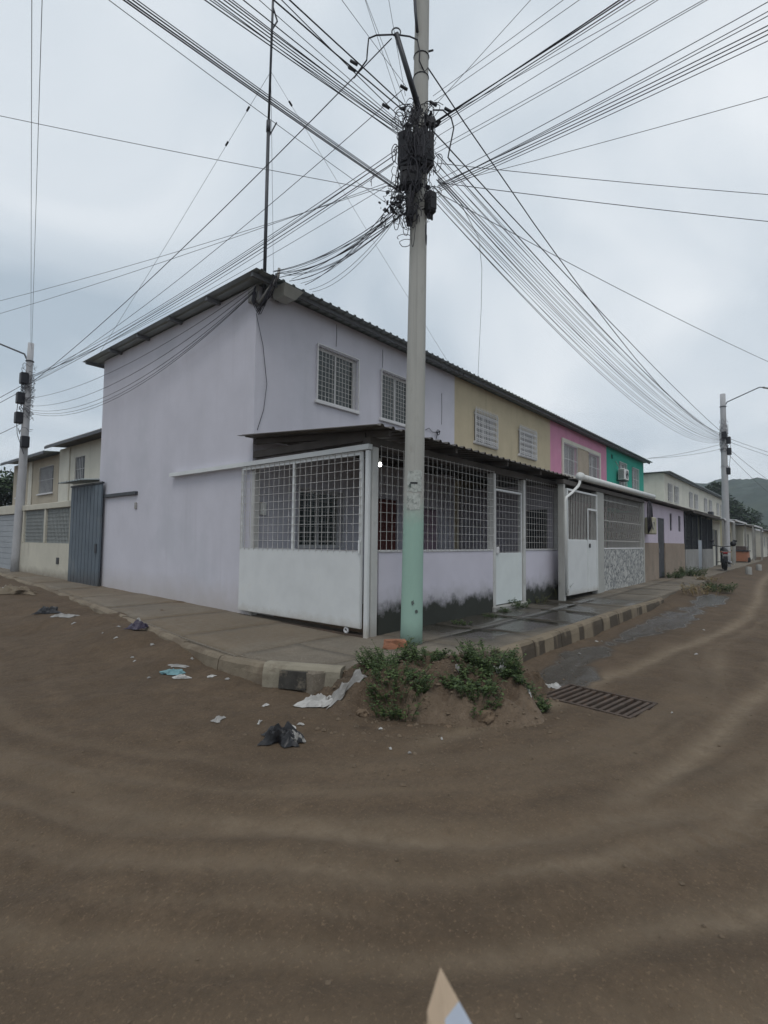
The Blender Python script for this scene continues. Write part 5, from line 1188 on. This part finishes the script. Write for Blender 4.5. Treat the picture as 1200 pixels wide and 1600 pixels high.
for k_, (px_, py_, s_k) in enumerate(((566, 1112, .05), (655, 1112, .07), (714, 1104, .06), (762, 1118, .08), (640, 1134, .035), (806, 1118, .04), (700, 1135, .03))):
    p = gpx(px_, py_); lump((p[0], p[1], p[2]-.25*s_k), (s_k*1.15, s_k*.85, s_k*.75), 40+k_, ROCK, 'clay_clod', 'fist-sized clay clod crumbling off the face of the dirt mound', 'clod', 'clods on the mound face', .35)
def rag(px, py, L_, W_, H_, mat, name, label, cat, group=None, z=None, seed=0, rz=None, n=15):
    """crumpled thin sheet (bag, wrapper, scrap) with some height, lying on the ground"""
    p = gpx(px, py) if z is None else gz(px, py, z); zb = p[2]
    rr = random.Random(seed*17+5); a = rr.uniform(0, 3.14) if rz is None else rz; ca, sa = math.cos(a), math.sin(a); mb = MB(); ox = rr.uniform(0, 50)
    for i in range(n):
        for j in range(n):
            x_ = (i/(n-1)-.5)*2; y_ = (j/(n-1)-.5)*2; edge = max(abs(x_), abs(y_)); k = 1+.45*float(vnoise(x_*2+ox, y_*2, seed+5))
            xx = x_*L_*.5*k; yy = y_*W_*.5*k*(1+.4*float(vnoise(x_*3+ox, 7., seed+1)))
            hh = H_*max(0, (1-edge**2))*(.5+.5*abs(float(fbm(x_*3.2+ox, y_*3.2, 3, seed))))*1.5+.006+H_*.10*abs(float(fbm(x_*6+ox, y_*6, 2, seed+3)))
            X_ = p[0]+xx*ca-yy*sa; Y_ = p[1]+xx*sa+yy*ca
            gb = mz(X_, Y_) if z is None else zb
            mb.v.append((X_, Y_, gb+hh))
    for i in range(n-1):
        for j in range(n-1): mb.f.append((i*n+j, (i+1)*n+j, (i+1)*n+j+1, i*n+j+1))
    o = mb.build(name, mat, None, False, origin=(p[0], p[1], zb)); tag(o, label, cat, group); return o
face = math.atan2(RT[1], RT[0])
rag(493, 1104, .36, .14, .08, PLASTW, 'plastic_bag', 'torn white plastic bag at the foot of the broken kerb corner', 'plastic bag', seed=1, rz=face+.25)
rag(538, 1086, .34, .12, .07, PLASTG, 'plastic_bag', 'greyish plastic bag half buried beside the mound', 'plastic bag', seed=2, rz=face+.15)
rag(438, 1158, .34, .17, .10, PLASTK, 'rubbish_bag', 'crumpled black rubbish bag lying in the dirt road', 'rubbish bag', seed=3, rz=face)
rag(461, 1160, .14, .10, .06, PLASTG, 'plastic_bag', 'grey scrap of plastic poking from the black rubbish bag', 'plastic scrap', seed=4, rz=face+.3)
rag(270, 1053, .30, .17, .04, TEALP, 'plastic_wrapper', 'teal plastic wrapper among scraps near the left kerb', 'wrapper', seed=5, rz=face+.1)
rag(283, 1060, .20, .07, .03, PLASTW, 'paper_strip', 'white paper strip next to the teal wrapper', 'paper scrap', seed=6, rz=face-.1)
rag(279, 1042, .20, .06, .02, PLASTG, 'paper_strip', 'thin pale strip behind the teal wrapper', 'paper scrap', seed=7, rz=face+.1)
rag(216, 982, .28, .20, .08, PURP, 'wrapper', 'dark purple wrapper lying on the pavement edge', 'wrapper', seed=8, rz=face, z=.24)
rag(216, 980, .12, .05, .11, PLASTW, 'paper_scrap', 'white scrap stuck on the dark purple wrapper', 'paper scrap', seed=9, rz=face+.3, z=.25)
rag(75, 958, .5, .25, .09, PLASTK, 'rubbish_heap', 'dark heap of wet rubbish at the left kerb', 'rubbish', seed=10, rz=face)
rag(100, 972, .40, .16, .04, PLASTG, 'paper_heap', 'pale heap of torn paper beside the dark rubbish at the left kerb', 'paper', seed=11, rz=face)
rag(22, 930, .9, .4, .14, KERBD, 'rubble_heap', 'small rubble heap at the far end of the left kerb', 'rubble', seed=12, rz=face)
rag(8, 926, .4, .2, .10, PLASTW, 'plastic_bag', 'white bag on the rubble heap of the left street', 'plastic bag', seed=13, rz=face)
rag(964 and 786, 1062, .12, .10, .10, PLASTW, 'paper_scrap', 'crumpled white paper caught in the weeds by the kerb', 'paper scrap', seed=14)
rag(868, 1076, .26, .10, .04, PLASTW, 'plastic_scrap', 'bundle of white plastic strips at the drain grate corner', 'plastic scrap', seed=15, rz=face+.4)
sm = [(340, 1125, .16), (405, 1130, .10), (330, 1058, .12), (355, 1062, .07), (185, 998, .09), (181, 1013, .08), (207, 1028, .08), (210, 1034, .06), (115, 978, .09), (848, 1112, .06), (828, 1092, .09), (1088, 1023, .07), (690, 1156, .05), (610, 1171, .04), (640, 1178, .04), (238, 1008, .10), (160, 990, .07),
      (932, 1003, .06), (905, 1022, .06), (940, 1003, .05), (1100, 985, .06), (455, 1138, .12), (470, 1133, .08), (415, 1103, .09), (715, 1098, .07), (730, 1104, .06), (595, 1140, .05), (1050, 1115, .04), (232, 1060, .06), (300, 1035, .07)]
for i, (px, py, s) in enumerate(sm):
    rag(px, py, s*.75, s*rnd.uniform(.2, .5), .008+.08*s, rnd.choice([PLASTW, PLASTW, PLASTG]), 'paper_scrap', 'small pale scrap of litter trodden into the dirt road', 'litter', 'small litter scraps on the dirt road', seed=30+i, n=7)
# pebbles and clods scattered over the road: one uncountable mass
mb = MB(); T8 = [(1, 0, 0), (-1, 0, 0), (0, 1, 0), (0, -1, 0), (0, 0, 1), (0, 0, -1)]; F8 = [(0, 2, 4), (2, 1, 4), (1, 3, 4), (3, 0, 4), (2, 0, 5), (1, 2, 5), (3, 1, 5), (0, 3, 5)]
pu_ = np.array([(rnd.uniform(-6, 9), rnd.uniform(-6, 9)) for _ in range(7600)])
pu_ = np.array([q for q in pu_ if (q[1] < kerb_v(q[0])-.1 if q[0] > -2 else True) and (q[0] < kerb_u(q[1])-.08 if q[1] > -1 else True)])
hh, tt, ww = road(pu_[:, 0], pu_[:, 1])
for (u, v), z, t in zip(pu_, hh, tt):
    if rnd.random() < t*.7: continue
    s = min(.016, .003+.003*rnd.expovariate(1.)); z = max(z, mz(u, v))
    mb.add([(u+a*s*rnd.uniform(.7, 1.3), v+b*s*rnd.uniform(.7, 1.3), z+c*s*.6+s*.15) for a, b, c in T8], F8)
for i in range(900):   # clods crumbled off the mound
    u, v = rnd.gauss(-1.3, .7), rnd.gauss(-2.4, .55); s = .006+.007*rnd.expovariate(1.); s = min(s, .03)
    if v > -1.3-(u+1.85)*.45+.1: continue
    z = mz(u, v); mb.add([(u+a*s*rnd.uniform(.7, 1.3), v+b*s*rnd.uniform(.7, 1.3), z+c*s*.7+s*.1) for a, b, c in T8], F8)
tag(mb.build('gravel', M('gravel_clay', (.13, .098, .068), .3, 30, .95, .3, 60), None), 'loose pebbles and clods scattered over the dirt road', 'gravel', None, 'stuff')

# ------------------------------------------------------------------ sharpened stake right in front of the camera
tip = gz(688, 1511, 1.12)
stk = thing('wooden_stake', 'pointed pale wooden stake with a light blue painted side, standing in the road', 'stake', (tip[0], tip[1], rz_(tip[0], tip[1])))
rz = rz_(tip[0], tip[1]); a_ = -FW; b_ = RT
def K(r_, f_, z): return tip+RT*r_+FW*f_+UPV*(z-tip[2])
zt_ = tip[2]
Lc, Nc, Rc, Bc = K(-.016, .0, zt_-.052), K(.010, -.030, zt_-.115), K(.066, .004, zt_-.115), K(.026, .036, zt_-.10)
n6 = tip+(Nc-tip)*.44; r6 = tip+(Rc-tip)*.36
dn = lambda p_: np.array([p_[0], p_[1], rz-.15])
MB().add([tip, Lc, Nc, n6, r6, Rc, Bc], [(0, 1, 3), (1, 2, 3), (0, 3, 4), (0, 4, 6), (4, 5, 6), (0, 6, 1)]).build('point', WOOD, stk)
MB().add([Lc, Nc, Rc, Bc, dn(Lc), dn(Nc), dn(Rc), dn(Bc)], [(0, 4, 5, 1), (2, 6, 7, 3), (3, 7, 4, 0), (4, 7, 6, 5)]).build('shaft', WOOD, stk)
MB().add([n6, Nc, Rc, r6, dn(Nc), dn(Rc)], [(0, 1, 2, 3), (1, 4, 5, 2)]).build('painted_face', BLUEP, stk)

# ------------------------------------------------------------------ haze: the damp air of the street
hzm = bpy.data.materials.new('haze_air'); hzm.use_nodes = True; N = hzm.node_tree.nodes; N.clear(); o_ = N.new('ShaderNodeOutputMaterial'); pvn = N.new('ShaderNodeVolumePrincipled')
pvn.inputs['Color'].default_value = (.80, .88, .97, 1); pvn.inputs['Density'].default_value = .0008; pvn.inputs['Anisotropy'].default_value = .2
hzm.node_tree.links.new(pvn.outputs[0], o_.inputs['Volume'])
mb = MB().box(-900, -900, -8, 900, 900, 75); hz_ = mb.build('haze', hzm); tag(hz_, kind='stuff')
